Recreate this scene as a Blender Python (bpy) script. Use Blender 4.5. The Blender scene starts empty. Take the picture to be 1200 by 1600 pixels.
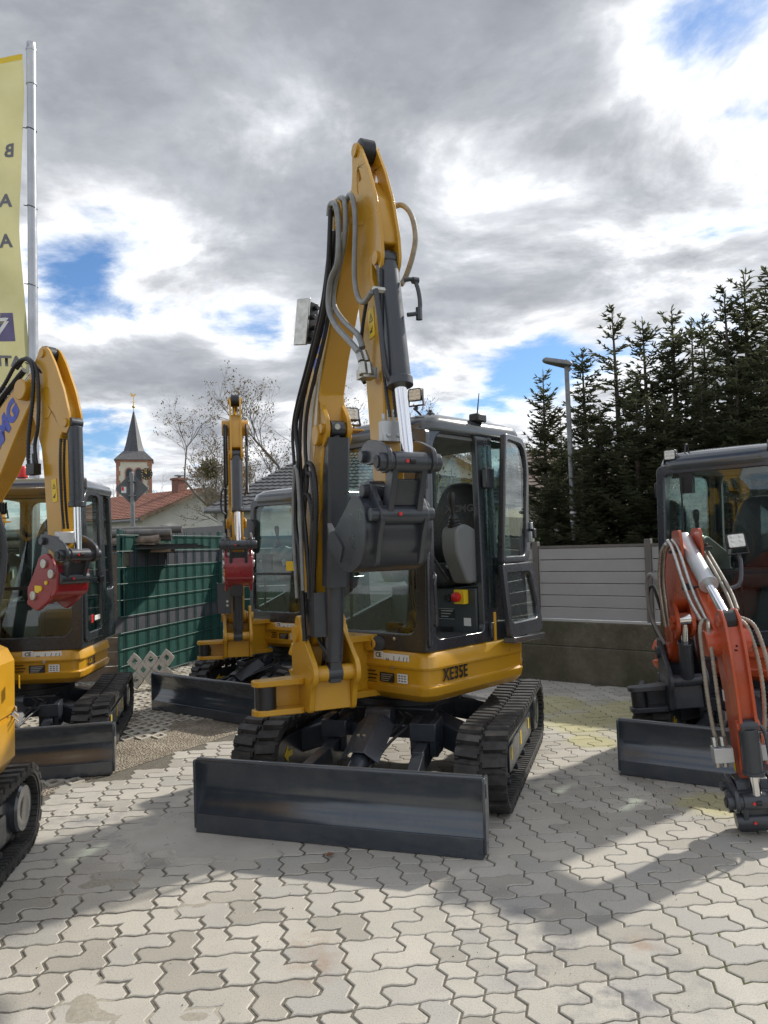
import bpy, bmesh, math, random
from mathutils import Matrix, Vector
R = math.radians
sc = bpy.context.scene
col = sc.collection
random.seed(7)

# ------------------------------------------------------------------ camera, sky, sun, exposure
PITCH, ROLL = R(2.55), R(1.6)
cam_d = bpy.data.cameras.new('camera')
cam = bpy.data.objects.new('camera', cam_d)
col.objects.link(cam)
f_ = Vector((0, math.cos(PITCH), math.sin(PITCH))); r_ = Vector((1, 0, 0)); u_ = r_.cross(f_)
u2 = u_*math.cos(ROLL) + r_*math.sin(ROLL); r2 = r_*math.cos(ROLL) - u_*math.sin(ROLL)
cam.matrix_world = Matrix(((r2.x, u2.x, -f_.x, 0), (r2.y, u2.y, -f_.y, 0), (r2.z, u2.z, -f_.z, 1.6), (0, 0, 0, 1)))
cam_d.sensor_fit = 'AUTO'; cam_d.sensor_width = 36; cam_d.lens = 27.0
cam_d.clip_start = 0.05; cam_d.clip_end = 900
sc.camera = cam
sc.view_settings.view_transform = 'Standard'
sc.view_settings.look = 'None'
sc.view_settings.exposure = 0.18
sc.view_settings.gamma = 1.0
sc.view_settings.use_curve_mapping = False

SUN_AZ = Vector((0.78, 0.626))            # the sun stands behind the yard, to the right
SUN_EL = R(37.5)
sd = Vector((SUN_AZ.x*math.cos(SUN_EL), SUN_AZ.y*math.cos(SUN_EL), math.sin(SUN_EL))).normalized()
sl = bpy.data.lights.new('sun', 'SUN'); sl.energy = 3.9; sl.angle = R(1.6); sl.color = (1, .95, .86)
so = bpy.data.objects.new('sun', sl); col.objects.link(so)
so.rotation_euler = (-sd).to_track_quat('-Z', 'Y').to_euler()
so.location = (20, 20, 30)

world = bpy.data.worlds.new('World'); sc.world = world; world.use_nodes = True
def build_sky():
    nt = world.node_tree; N = nt.nodes; L = nt.links; N.clear()
    def n(t, **k):
        a = N.new(t)
        for q, v in k.items(): setattr(a, q, v)
        return a
    def math_(op, a, b=None, c=None, clamp=False):
        m = n('ShaderNodeMath', operation=op, use_clamp=clamp)
        for i, v in enumerate((a, b, c)):
            if v is None: continue
            if isinstance(v, (int, float)): m.inputs[i].default_value = v
            else: L.new(v, m.inputs[i])
        return m.outputs[0]
    out = n('ShaderNodeOutputWorld'); bg = n('ShaderNodeBackground'); L.new(bg.outputs[0], out.inputs[0])
    bg.inputs[1].default_value = 0.115
    sky = n('ShaderNodeTexSky', sky_type='NISHITA', sun_disc=False)
    sky.sun_elevation = SUN_EL; sky.sun_rotation = math.atan2(SUN_AZ.x, SUN_AZ.y)
    sky.air_density = 1.0; sky.dust_density = 0.4; sky.ozone_density = 3.0
    tc = n('ShaderNodeTexCoord'); sep = n('ShaderNodeSeparateXYZ'); L.new(tc.outputs['Generated'], sep.inputs[0])
    zz = math_('ADD', math_('MAXIMUM', sep.outputs[2], 0.0), 0.16)
    px = math_('DIVIDE', sep.outputs[0], zz); py = math_('DIVIDE', sep.outputs[1], zz)
    cmb = n('ShaderNodeCombineXYZ'); L.new(px, cmb.inputs[0]); L.new(py, cmb.inputs[1]); cmb.inputs[2].default_value = CLOUD_SEED
    def noise(scale, detail, rough, dist=0.0, off=0):
        t = n('ShaderNodeTexNoise'); t.inputs['Scale'].default_value = scale; t.inputs['Detail'].default_value = detail
        t.inputs['Roughness'].default_value = rough; t.inputs['Distortion'].default_value = dist
        mp = n('ShaderNodeMapping'); mp.inputs['Location'].default_value = (off, off*.7, 0); L.new(cmb.outputs[0], mp.inputs[0]); L.new(mp.outputs[0], t.inputs['Vector'])
        return t.outputs[0]
    big = noise(0.75, 3, .5, .0, 3); fine = noise(2.3, 13, .60, .3, 11)
    dens = math_('ADD', math_('MULTIPLY', big, .7), math_('MULTIPLY', fine, 1.35))      # about 1.02 on average
    dens = math_('SUBTRACT', dens, 1.0)
    # the single gaps and cloud heads of this sky, at their own bearings
    for d, w, amp in CLOUD_SHAPES:
        v = Vector(d).normalized()
        dp = n('ShaderNodeVectorMath', operation='DOT_PRODUCT'); L.new(tc.outputs['Generated'], dp.inputs[0]); dp.inputs[1].default_value = v
        g = math_('POWER', math_('MAXIMUM', dp.outputs['Value'], 0.0), 1.0/(w*w))
        dens = math_('ADD', dens, math_('MULTIPLY', g, amp))
    frill = noise(5.2, 9, .62, .4, 77)
    dcov = math_('ADD', dens, math_('MULTIPLY', math_('SUBTRACT', frill, .5), .55))
    cover = n('ShaderNodeMapRange', interpolation_type='SMOOTHSTEP'); L.new(dcov, cover.inputs[0])
    cover.inputs[1].default_value = -.28; cover.inputs[2].default_value = .04
    rim = n('ShaderNodeValToRGB'); e = rim.color_ramp.elements
    mid = noise(1.35, 5, .55, .5, 47)
    tk = math_('ADD', dens, math_('MULTIPLY', math_('SUBTRACT', mid, .5), .75))
    thick = n('ShaderNodeMapRange'); L.new(tk, thick.inputs[0]); thick.inputs[1].default_value = -.20; thick.inputs[2].default_value = .40
    L.new(thick.outputs[0], rim.inputs[0])
    e[0].position = 0; e[0].color = (.66, .72, .82, 1)
    e[1].position = 1; e[1].color = (.33, .35, .39, 1)
    for p, c in ((.24, (.90, .92, .95)), (.36, (.90, .91, .935)), (.54, (.60, .62, .655)), (.74, (.42, .44, .475))):
        k = e.new(p); k.color = (*c, 1)
    relief = noise(3.6, 8, .6, .1, 31)
    rmod = n('ShaderNodeMapRange'); L.new(relief, rmod.inputs[0]); rmod.inputs[1].default_value = .3; rmod.inputs[2].default_value = .7; rmod.inputs[3].default_value = .80; rmod.inputs[4].default_value = 1.2
    mul = n('ShaderNodeVectorMath', operation='SCALE'); L.new(rim.outputs[0], mul.inputs[0])
    L.new(math_('MULTIPLY', rmod.outputs[0], 9.6), mul.inputs[3])
    blue = n('ShaderNodeVectorMath', operation='MULTIPLY'); L.new(sky.outputs[0], blue.inputs[0]); blue.inputs[1].default_value = BLUE_GAIN
    mix = n('ShaderNodeMix', data_type='RGBA'); L.new(cover.outputs[0], mix.inputs[0]); L.new(blue.outputs[0], mix.inputs[6]); L.new(mul.outputs[0], mix.inputs[7])
    L.new(mix.outputs[2], bg.inputs[0])
def bearing(x, y):                        # direction of a cloud seen through this lens (1200 x 1600)
    return tuple(f_ + r2*(x-600)/1200 - u2*(y-800)/1200)
CLOUD_SEED = 2.3
BLUE_GAIN = (.74, .92, 1.10)
CLOUD_SHAPES = [(bearing(x, y), w, a) for x, y, w, a in (
    (112, 450, .045, -.34), (165, 488, .03, -.26), (240, 494, .026, -.24), (320, 484, .032, -.32), (395, 500, .036, -.40), (435, 515, .028, -.24), (180, 350, .055, -.13), (250, 395, .05, -.12),
    (660, 605, .035, -.22), (800, 592, .045, -.28), (835, 558, .03, -.24), (905, 590, .05, -.24), (1130, 455, .035, -.20), (1050, 45, .04, -.17), (1120, 60, .03, -.10), (150, 690, .035, -.16),
    (360, 190, .22, .14), (800, 320, .18, .14), (640, 230, .09, -.12), (740, 270, .07, -.10), (980, 330, .14, .10), (290, 570, .09, .16), (400, 575, .09, .12), (640, 60, .25, .12), (100, 60, .25, .08), (1000, 200, .12, -.10), (640, 430, .12, .10))]
build_sky()

# ------------------------------------------------------------------ materials
def newmat(name):
    m = bpy.data.materials.new(name); m.use_nodes = True
    return m, m.node_tree.nodes, m.node_tree.links, m.node_tree.nodes['Principled BSDF']
def tnoise(N, L, scale, detail=4, rough=.55, coord='Object'):
    t = N.new('ShaderNodeTexCoord'); x = N.new('ShaderNodeTexNoise')
    x.inputs['Scale'].default_value = scale; x.inputs['Detail'].default_value = detail; x.inputs['Roughness'].default_value = rough
    L.new(t.outputs[coord], x.inputs['Vector'])
    return x.outputs[0]
def ramp(N, L, src, pts):
    r = N.new('ShaderNodeValToRGB'); L.new(src, r.inputs[0]); e = r.color_ramp.elements
    while len(e) < len(pts): e.new(.5)
    for k, (p, c) in zip(e, pts): k.position = p; k.color = (*c[:3], 1) if not isinstance(c, (int, float)) else (c, c, c, 1)
    return r.outputs[0]
def mixc(N, L, fac, a, b, mode='MIX'):
    m = N.new('ShaderNodeMix'); m.data_type = 'RGBA'; m.blend_type = mode
    for i, v in ((0, fac), (6, a), (7, b)):
        if isinstance(v, (int, float)): m.inputs[i].default_value = v
        elif isinstance(v, tuple): m.inputs[i].default_value = (*v[:3], 1)
        else: L.new(v, m.inputs[i])
    return m.outputs[2]
def bump(N, L, bsdf, src, strength=.3, dist=.01):
    b = N.new('ShaderNodeBump'); b.inputs['Strength'].default_value = strength; b.inputs['Distance'].default_value = dist
    L.new(src, b.inputs['Height']); L.new(b.outputs[0], bsdf.inputs['Normal'])
def plain(name, c, rough=.5, metal=0., var=.12, scale=6., coat=0., bmp=0., bscale=60., spec=.5, dust=0., dustc=(.32, .29, .24)):
    m, N, L, b = newmat(name)
    lo = tuple(v*(1-var) for v in c); hi = tuple(min(1, v*(1+var)) for v in c)
    o = ramp(N, L, tnoise(N, L, scale), ((.3, lo), (.7, hi)))
    if dust:
        o = mixc(N, L, ramp(N, L, tnoise(N, L, 9, 8, .7), ((.45, 0), (.8, dust))), o, dustc)
    L.new(o, b.inputs['Base Color'])
    rr = ramp(N, L, tnoise(N, L, scale*2.3, 6), ((.3, max(0, rough*.75)), (.75, min(1, rough*1.3))))
    L.new(rr, b.inputs['Roughness'])
    b.inputs['Metallic'].default_value = metal; b.inputs['Coat Weight'].default_value = coat; b.inputs['Coat Roughness'].default_value = .12
    b.inputs['Specular IOR Level'].default_value = spec
    if bmp: bump(N, L, b, tnoise(N, L, bscale, 5), bmp, .004)
    return m
def glass_mat(name, tint, refl=1.0):
    m, N, L, b = newmat(name); N.remove(b)
    t = N.new('ShaderNodeBsdfTransparent'); t.inputs[0].default_value = (*tint, 1)
    g = N.new('ShaderNodeBsdfGlossy'); g.inputs['Roughness'].default_value = .015; g.inputs[0].default_value = (refl, refl, refl, 1)
    lw = N.new('ShaderNodeLayerWeight'); lw.inputs[0].default_value = .5
    pw = N.new('ShaderNodeMath'); pw.operation = 'POWER'; L.new(lw.outputs['Facing'], pw.inputs[0]); pw.inputs[1].default_value = 5
    fr = N.new('ShaderNodeMath'); fr.operation = 'MULTIPLY_ADD'; L.new(pw.outputs[0], fr.inputs[0]); fr.inputs[1].default_value = .93; fr.inputs[2].default_value = .045
    mx = N.new('ShaderNodeMixShader'); L.new(fr.outputs[0], mx.inputs[0]); L.new(t.outputs[0], mx.inputs[1]); L.new(g.outputs[0], mx.inputs[2])
    L.new(mx.outputs[0], N['Material Output'].inputs[0])
    return m
M = {}
M['yellow'] = plain('yellow_paint', (.53, .275, .012), .34, var=.05, coat=.35, scale=3, dust=.03, bmp=.03, bscale=14)
M['yellow_dull'] = plain('yellow_paint_worn', (.52, .27, .04), .45, var=.12, coat=.2, scale=5, dust=.2)
M['grey'] = plain('dark_grey_paint', (.036, .041, .050), .34, var=.10, coat=.22, scale=4, dust=.04, bmp=.03, bscale=12)
M['cabgrey'] = plain('cab_grey_paint', (.027, .030, .037), .28, var=.08, coat=.45, scale=3, dust=.03)
M['roofgrey'] = plain('roof_grey_paint', (.05, .055, .060), .22, var=.08, coat=.7, scale=3, dust=.05)
M['blade'] = plain('blade_paint', (.034, .043, .056), .19, var=.08, coat=.8, scale=2.2, dust=.07, bmp=.04, bscale=5)
M['frame'] = plain('frame_paint', (.024, .030, .040), .35, var=.15, coat=.3, scale=5, dust=.10)
M['rubber'] = plain('track_rubber', (.028, .027, .026), .62, var=.25, scale=9, bmp=.25, bscale=45, dust=.35, dustc=(.15, .14, .125))
M['hose'] = plain('hose_rubber', (.018, .018, .02), .45, var=.2, scale=20)
M['hosegrey'] = plain('hose_sleeve_grey', (.22, .225, .22), .42, var=.15, scale=20, coat=.2)
M['hoseworn'] = plain('hose_sleeve_worn', (.30, .27, .215), .6, var=.25, scale=25, bmp=.3, bscale=120)
M['steel'] = plain('bright_steel', (.62, .62, .62), .22, metal=1., var=.08, scale=14)
M['chrome'] = plain('chromed_rod', (.8, .8, .81), .12, metal=1., var=.04, scale=8)
M['zinc'] = plain('zinc_fitting', (.5, .49, .45), .35, metal=.9, var=.2, scale=30)
M['silver'] = plain('silver_paint', (.50, .51, .52), .35, metal=.5, var=.08)
M['orange'] = plain('orange_paint', (.46, .068, .016), .36, var=.10, coat=.35, scale=4, dust=.22)
M['red'] = plain('red_paint', (.27, .012, .022), .34, var=.12, coat=.4, scale=5, dust=.08)
M['redplastic'] = plain('red_plastic', (.6, .02, .02), .35)
M['beacon'] = plain('beacon_orange', (.85, .12, .02), .25, coat=.5)
M['black'] = plain('black_plastic', (.016, .016, .018), .42, var=.2, scale=20)
M['seat'] = plain('seat_vinyl', (.02, .022, .025), .55, var=.15, scale=20, bmp=.2, bscale=90)
M['cabinside'] = plain('cab_trim_grey', (.155, .163, .16), .55, var=.06, bmp=.08, bscale=150)
M['cabdark'] = plain('cab_trim_dark', (.045, .055, .06), .5, var=.1)
M['white'] = plain('white_sticker', (.74, .74, .72), .45, var=.05)
M['inkgrey'] = plain('sticker_ink', (.13, .13, .14), .5)
M['ink'] = plain('black_ink', (.015, .013, .012), .5)
M['logoblue'] = plain('blue_decal', (.03, .06, .42), .4)
M['stripe'] = plain('white_decal', (.70, .66, .58), .4, var=.05)
M['warn'] = plain('warning_yellow', (.80, .56, .02), .45, var=.05)
M['glass'] = glass_mat('cab_glass', (.87, .925, .905))
M['glassdark'] = glass_mat('tinted_glass', (.66, .76, .74))
M['lens'] = plain('lamp_lens', (.72, .72, .68), .12, var=.15, scale=60, coat=.8, bmp=.3, bscale=80)
M['mirror'] = plain('mirror_back', (.03, .03, .033), .35, coat=.2)
M['rust'] = plain('worn_paint_edge', (.22, .13, .055), .6, var=.4, scale=30)
M['floorrub'] = plain('floor_mat', (.05, .052, .055), .6, bmp=.2)

# ------------------------------------------------------------------ mesh helpers
def I4(): return Matrix.Identity(4)
class MB:
    def __init__(s, T=None): s.v = []; s.f = []; s.T = T or I4(); s.cut = []
    def add(s, vs, fs, T=None):
        b = len(s.v); TT = s.T @ T if T else s.T; s.cut.append((b, len(s.f)))
        s.v += [TT @ Vector(p) for p in vs]; s.f += [tuple(i+b for i in f) for f in fs]
        return s
    def box(s, x0, x1, y0, y1, z0, z1, T=None):
        return s.add([(x, y, z) for x in (x0, x1) for y in (y0, y1) for z in (z0, z1)], [(0, 1, 3, 2), (4, 6, 7, 5), (0, 4, 5, 1), (2, 3, 7, 6), (0, 2, 6, 4), (1, 5, 7, 3)], T)
    def bar(s, p0, p1, w, h, up=(0, 0, 1)):
        p0, p1 = Vector(p0), Vector(p1); d = (p1-p0).normalized(); up = Vector(up); a = d.cross(up)
        if a.length < 1e-4: a = d.cross(Vector((1, 0, 0)))
        a.normalize(); b = a.cross(d)
        vs = []
        for p in (p0, p1):
            for i, j in ((-1, -1), (1, -1), (1, 1), (-1, 1)): vs.append(p + a*(i*w/2) + b*(j*h/2))
        return s.add(vs, [(0, 1, 2, 3), (4, 7, 6, 5), (0, 4, 5, 1), (1, 5, 6, 2), (2, 6, 7, 3), (3, 7, 4, 0)])
    def prism(s, poly, y0, y1, T=None):            # poly in (x, z), runs along y
        k = len(poly)
        return s.add([(x, y0, z) for x, z in poly] + [(x, y1, z) for x, z in poly], [tuple(range(k)), tuple(range(2*k-1, k-1, -1))] + [(i, (i+1) % k, (i+1) % k + k, i+k) for i in range(k)], T)
    def prismz(s, poly, z0, z1, T=None):
        k = len(poly)
        return s.add([(x, y, z0) for x, y in poly] + [(x, y, z1) for x, y in poly], [tuple(range(k)), tuple(range(2*k-1, k-1, -1))] + [(i, (i+1) % k, (i+1) % k + k, i+k) for i in range(k)], T)
    def loft(s, rings, caps=True, closed=True):
        k = len(rings[0]); vs = [p for r in rings for p in r]; fs = []
        for a in range(len(rings)-1):
            for i in range(k if closed else k-1):
                j = (i+1) % k
                fs.append((a*k+i, a*k+j, (a+1)*k+j, (a+1)*k+i))
        if caps: fs += [tuple(range(k))[::-1], tuple(range((len(rings)-1)*k, len(rings)*k))]
        return s.add(vs, fs)
    def ring(s, outer, inner, fmap, t):            # panel with a hole; fmap(a, b, depth) -> point
        k = len(outer)
        vs = [fmap(a, b, 0) for a, b in outer] + [fmap(a, b, 0) for a, b in inner] + [fmap(a, b, t) for a, b in outer] + [fmap(a, b, t) for a, b in inner]
        fs = []
        for i in range(k):
            j = (i+1) % k
            fs += [(i, j, k+j, k+i), (2*k+i, 3*k+i, 3*k+j, 2*k+j), (i, 2*k+i, 2*k+j, j), (k+i, k+j, 3*k+j, 3*k+i)]
        return s.add(vs, fs)
    def sheet(s, poly, fmap, t):
        k = len(poly)
        return s.add([fmap(a, b, 0) for a, b in poly] + [fmap(a, b, t) for a, b in poly], [tuple(range(k)), tuple(range(2*k-1, k-1, -1))] + [(i, (i+1) % k, (i+1) % k + k, i+k) for i in range(k)])
    def tube(s, pts, r, n=8, smooth=4, ribs=0, caps=True):
        P = [Vector(p) for p in pts]
        if smooth and len(P) > 2:
            Q = []
            for i in range(len(P)-1):
                a = P[max(0, i-1)]; b = P[i]; c = P[i+1]; d = P[min(len(P)-1, i+2)]
                for k in range(smooth):
                    t = k/smooth
                    Q.append(.5*((2*b) + (c-a)*t + (2*a-5*b+4*c-d)*t*t + (3*b-a-3*c+d)*t**3))
            P = Q + [P[-1]]
        if ribs:
            Q = []; ln = 0
            for a, b in zip(P, P[1:]):
                k = max(1, round((b-a).length/ribs))
                Q += [a.lerp(b, i/k) for i in range(k)]
            P = Q + [P[-1]]
        rings = []; prev = None
        for i, p in enumerate(P):
            d = (P[min(i+1, len(P)-1)] - P[max(i-1, 0)]).normalized()
            if prev is None:
                a = d.cross(Vector((0, 0, 1)))
                if a.length < 1e-3: a = d.cross(Vector((1, 0, 0)))
            else: a = prev - d*prev.dot(d)
            a.normalize(); b = d.cross(a); prev = a
            rr = r[i] if isinstance(r, (list, tuple)) else r
            if ribs and i % 2: rr *= .78
            rings.append([p + a*(rr*math.cos(2*math.pi*k/n)) + b*(rr*math.sin(2*math.pi*k/n)) for k in range(n)])
        return s.loft(rings, caps)
    def cyl(s, p0, p1, r0, r1=None, n=18):
        return s.tube([p0, p1], [r0, r0 if r1 is None else r1], n, 0)
    def lathe(s, c, axis, prof, n=20):             # prof: (distance along axis, radius)
        c = Vector(c); ax = Vector(axis).normalized()
        return s.tube_r([c + ax*h for h, r in prof], [r for h, r in prof], ax, n)
    def tube_r(s, P, rs, d, n):
        a = d.cross(Vector((0, 0, 1)))
        if a.length < 1e-3: a = d.cross(Vector((1, 0, 0)))
        a.normalize(); b = d.cross(a)
        return s.loft([[p + a*(r*math.cos(2*math.pi*k/n)) + b*(r*math.sin(2*math.pi*k/n)) for k in range(n)] for p, r in zip(P, rs)])
    def mesh(s, name, ang=38, recalc=True):
        me = bpy.data.meshes.new(name)
        me.from_pydata([tuple(v) for v in s.v], [], s.f); me.update()
        if recalc:
            b = bmesh.new(); b.from_mesh(me); bmesh.ops.recalc_face_normals(b, faces=b.faces); b.to_mesh(me); b.free()
        me.shade_smooth()
        try: me.set_sharp_from_angle(angle=R(ang))
        except Exception: pass
        return me
    def build(s, name, mat, parent=None, bevel=0, seg=2, ang=38, recalc=True, label=None, split=False):
        if split:
            out = None
            for (v0, f0), (v1, f1) in zip(s.cut, s.cut[1:]+[(len(s.v), len(s.f))]):
                q = MB(); q.v = s.v[v0:v1]; q.f = [tuple(i-v0 for i in f) for f in s.f[f0:f1]]; q.cut = [(0, 0)]
                out = q.build(name, mat, parent, bevel, seg, ang, recalc, label)
            return out
        me = s.mesh(name, ang, recalc)
        if mat: me.materials.append(M[mat] if isinstance(mat, str) else mat)
        o = bpy.data.objects.new(name, me); col.objects.link(o); o.parent = parent
        if bevel:
            w = o.modifiers.new('bevel', 'BEVEL'); w.width = bevel; w.segments = seg; w.limit_method = 'ANGLE'; w.angle_limit = R(32); w.harden_normals = False
        if label: o['label'] = label
        return o
def rpoly(pts, rad, n=5):                          # polygon with rounded corners, n points to each corner
    out = []; k = len(pts)
    if isinstance(rad, (int, float)): rad = [rad]*k
    for i in range(k):
        p = Vector(pts[i]); a = Vector(pts[i-1]); b = Vector(pts[(i+1) % k]); r = rad[i]
        da = (a-p).normalized(); db = (b-p).normalized()
        t = min(r, (a-p).length*.49, (b-p).length*.49)
        s0 = p + da*t; s1 = p + db*t
        for q in range(n):
            u = q/(n-1)
            out.append(tuple((1-u)**2*s0 + 2*u*(1-u)*p + u*u*s1))
    return out
def grow(poly, g):
    cx = sum(p[0] for p in poly)/len(poly); cy = sum(p[1] for p in poly)/len(poly)
    out = []
    for a, b in poly:
        d = math.hypot(a-cx, b-cy); out.append((cx+(a-cx)*(1+g/d), cy+(b-cy)*(1+g/d)))
    return out
def thing(name, label, cat, M4=None, group=None):
    o = bpy.data.objects.new(name, None); col.objects.link(o)
    if M4: o.matrix_world = M4
    o.empty_display_size = .2
    return tag(o, label, cat, group)
def tag(o, label=None, cat=None, group=None, kind=None):
    if label: o['label'] = label
    if cat: o['category'] = cat
    if group: o['group'] = group
    if kind: o['kind'] = kind
    return o
def copy_tree(o, parent=None):
    c = o.copy(); col.objects.link(c)
    if parent: c.parent = parent
    for ch in list(o.children): copy_tree(ch, c)
    return c
def text(name, body, size, mat, T, parent, sx=1.0, bold=0.0, align='CENTER', shear=0, spacing=1.0, ext=.0012):
    cu = bpy.data.curves.new(name, 'FONT'); cu.body = body; cu.size = size; cu.extrude = ext; cu.offset = bold; cu.shear = shear
    cu.align_x = align; cu.align_y = 'CENTER'; cu.resolution_u = 3; cu.space_character = spacing
    t = bpy.data.objects.new('t', cu); col.objects.link(t)
    me = bpy.data.meshes.new_from_object(t); bpy.data.objects.remove(t); bpy.data.curves.remove(cu)
    me.transform(T @ Matrix.Diagonal((sx, 1, 1, 1)))
    me.materials.clear(); me.materials.append(M[mat])
    o = bpy.data.objects.new(name, me); col.objects.link(o); o.parent = parent
    return o
def frame_at(p, xdir, ydir):                        # local frame: x to the right of the writing, y up, z out of the surface
    x = Vector(xdir).normalized(); y = Vector(ydir); y = (y - x*y.dot(x)).normalized(); z = x.cross(y)
    return Matrix(((x.x, y.x, z.x, p[0]), (x.y, y.y, z.y, p[1]), (x.z, y.z, z.z, p[2]), (0, 0, 0, 1)))
def sticker(name, T, w, h, mat, parent, t=.002):
    b = MB(T); b.box(-w/2, w/2, -h/2, h/2, -.0005, t)
    return b.build(name, mat, parent)
# ------------------------------------------------------------------ the excavators
def track_path(L, r, n=10):
    """closed loop round the wheels: list of (x, z, nx, nz) at equal pitch"""
    segs = []
    P = []
    c = L/2
    N = 400
    per = 2*L + 2*math.pi*r
    for i in range(N):
        s = per*i/N
        if s < L: P.append((-c+s, 0.0, 0, -1))
        elif s < L+math.pi*r:
            a = -math.pi/2 + (s-L)/r; P.append((c+r*math.cos(a), r+r*math.sin(a), math.cos(a), math.sin(a)))
        elif s < 2*L+math.pi*r:
            q = s-L-math.pi*r; P.append((c-q, 2*r-.018*math.sin(math.pi*q/L), 0, 1))
        else:
            a = math.pi/2 + (s-2*L-math.pi*r)/r; P.append((-c+r*math.cos(a), r+r*math.sin(a), math.cos(a), math.sin(a)))
    return P, per
def make_track(root, yc, w, L, r, pitch, side, lugh=.028):
    P, per = track_path(L, r)
    N = len(P)
    b = MB(); t = .03; hw = w/2
    prof = [(-hw, lugh), (hw, lugh), (hw, lugh+t*.9), (hw*.8, lugh+t), (-hw*.8, lugh+t), (-hw, lugh+t*.9)]
    k = len(prof); step = 4
    rings = [[(x-nx*d, yc+y, z-nz*d) for y, d in prof] for x, z, nx, nz in P[::step]]
    R_ = len(rings); vs = [p for q in rings for p in q]; fs = []
    for a in range(R_):
        for i in range(k):
            j = (i+1) % k; a2 = (a+1) % R_
            fs.append((a*k+i, a*k+j, a2*k+j, a2*k+i))
    b.add(vs, fs)
    cnt = round(per/pitch)
    def at(s):
        s = (s % per)/per*N; i = int(s) % N; j = (i+1) % N; f = s-int(s)
        return [P[i][q]*(1-f)+P[j][q]*f for q in range(4)]
    def lug(s, y0, y1, ln0, ln1, h, skew=0):
        vs = []
        for (y, sk) in ((y0, 0), (y1, skew)):
            for q, (u, d) in enumerate(((-ln0/2, lugh+.003), (-ln1/2, lugh-h), (ln1/2, lugh-h), (ln0/2, lugh+.003))):
                x, z, nx, nz = at(s+u+sk); vs.append((x-nx*d, yc+y, z-nz*d))
        b.add(vs, [(0, 1, 2, 3), (4, 7, 6, 5), (0, 4, 5, 1), (1, 5, 6, 2), (2, 6, 7, 3), (3, 7, 4, 0)])
    for i in range(cnt):
        s = i*per/cnt
        for sd, off in ((1, 0), (-1, .5*pitch)):
            o = s+off
            lug(o, sd*hw*.10, sd*hw*.99, pitch*.74, pitch*.50, lugh, skew=.012)
            lug(o+pitch*.18, sd*hw*.03, sd*hw*.30, pitch*.42, pitch*.30, lugh*.72)
            lug(o, sd*hw*.84, sd*hw*1.02, pitch*.70, pitch*.56, lugh*.55)
        # cross ribs on the inner face, and the guide teeth
        for q in (0, .5):
            x, z, nx, nz = at(s+q*pitch); tx, tz = -nz, nx
            d = lugh+t
            for ya, yb, hh in ((-hw*.95, -hw*.45, .012), (hw*.45, hw*.95, .012)) + (((-hw*.30, -hw*.14, .05), (hw*.14, hw*.30, .05)) if q == 0 else ()):
                vs = []
                for y in (ya, yb):
                    for uu, dd in ((-.017, d-.004), (-.013, d+hh), (.013, d+hh), (.017, d-.004)): vs.append((x+tx*uu-nx*dd, yc+y, z+tz*uu-nz*dd))
                b.add(vs, [(0, 1, 2, 3), (4, 7, 6, 5), (0, 4, 5, 1), (1, 5, 6, 2), (2, 6, 7, 3), (3, 7, 4, 0)])
    return b.build('rubber_track', 'rubber', root, ang=30)
def arrow_mark(T, parent, s=.10, mat='warn'):
    b = MB(T @ Matrix.Scale(s, 4))
    b.prism([(-.5, 0), (-.05, .42), (-.05, .16), (.5, .16), (.5, -.16), (-.05, -.16), (-.05, -.42)], -.01, .03, Matrix.Rotation(R(90), 4, 'X') @ Matrix.Translation((0, 0, 0)))
    return b.build('arrow_marking', mat, parent)

def blade_part(root, xb, w, h, k, mat='blade'):
    b = MB()
    prof = [(xb, .012), (xb-.005, .10*h/.4), (xb-.030, .16*h/.4), (xb-.050, .22*h/.4), (xb-.052, .28*h/.4), (xb-.036, .34*h/.4), (xb-.006, .385*h/.4), (xb+.004, .40*h/.4)]
    back = [(xb-.03, .405*h/.4), (xb-.075, .36*h/.4), (xb-.088, .27*h/.4), (xb-.085, .2*h/.4), (xb-.055, .10*h/.4), (xb-.03, .012)]
    b.prism(prof+back, -w/2, w/2)
    o = b.build('dozer_blade', mat, root, ang=30)
    e = MB()                                              # cutting edge, a strip bolted low on the blade
    e.prism([(xb+.002, .004), (xb+.012, .004), (xb+.008, .105*h/.4), (xb-.002, .105*h/.4)], -w/2+.003, w/2-.003)
    e.build('cutting_edge', mat, o, bevel=.002)
    e = MB(); e.tube([(xb-.022, -w/2+.002, .402*h/.4), (xb-.022, w/2-.002, .402*h/.4)], .017, 12, 0); e.build('top_highlight', 'roofgrey', o)  # added tube in paler grey, stands in for the highlight along the blade top
    for sd in (-1, 1):
        e = MB()
        q = prof[1:] + back[:-1]
        outer = rpoly([(xb+.004, .02), (xb+.010, .40*h/.4+.008), (xb-.085, .40*h/.4+.008), (xb-.10, .2*h/.4), (xb-.06, .02)], .012, 3)
        e.prism(outer, sd*w/2 - (.0 if sd > 0 else .014), sd*w/2 + (.014 if sd > 0 else 0))
        pl = e.build('end_plate', mat, o, bevel=.003)
        s_ = MB(); s_.prism(rpoly([(xb-.012, .30*h/.4), (xb-.005, .375*h/.4), (xb-.03, .375*h/.4), (xb-.038, .30*h/.4)], .01, 4), sd*(w/2+.0145), sd*(w/2+.0155))
        s_.build('lifting_eye', 'black', pl, split=True) if False else s_.build('lifting_eye', 'black', o, split=True)
    ri = MB()
    for y in (-w*.22, w*.22): ri.prism([(xb-.08, .04), (xb-.24, .10), (xb-.24, .24), (xb-.085, .33*h/.4)], y-.04, y+.04)
    ri.build('blade_bracket', mat, o, bevel=.004)
    return o

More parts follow.
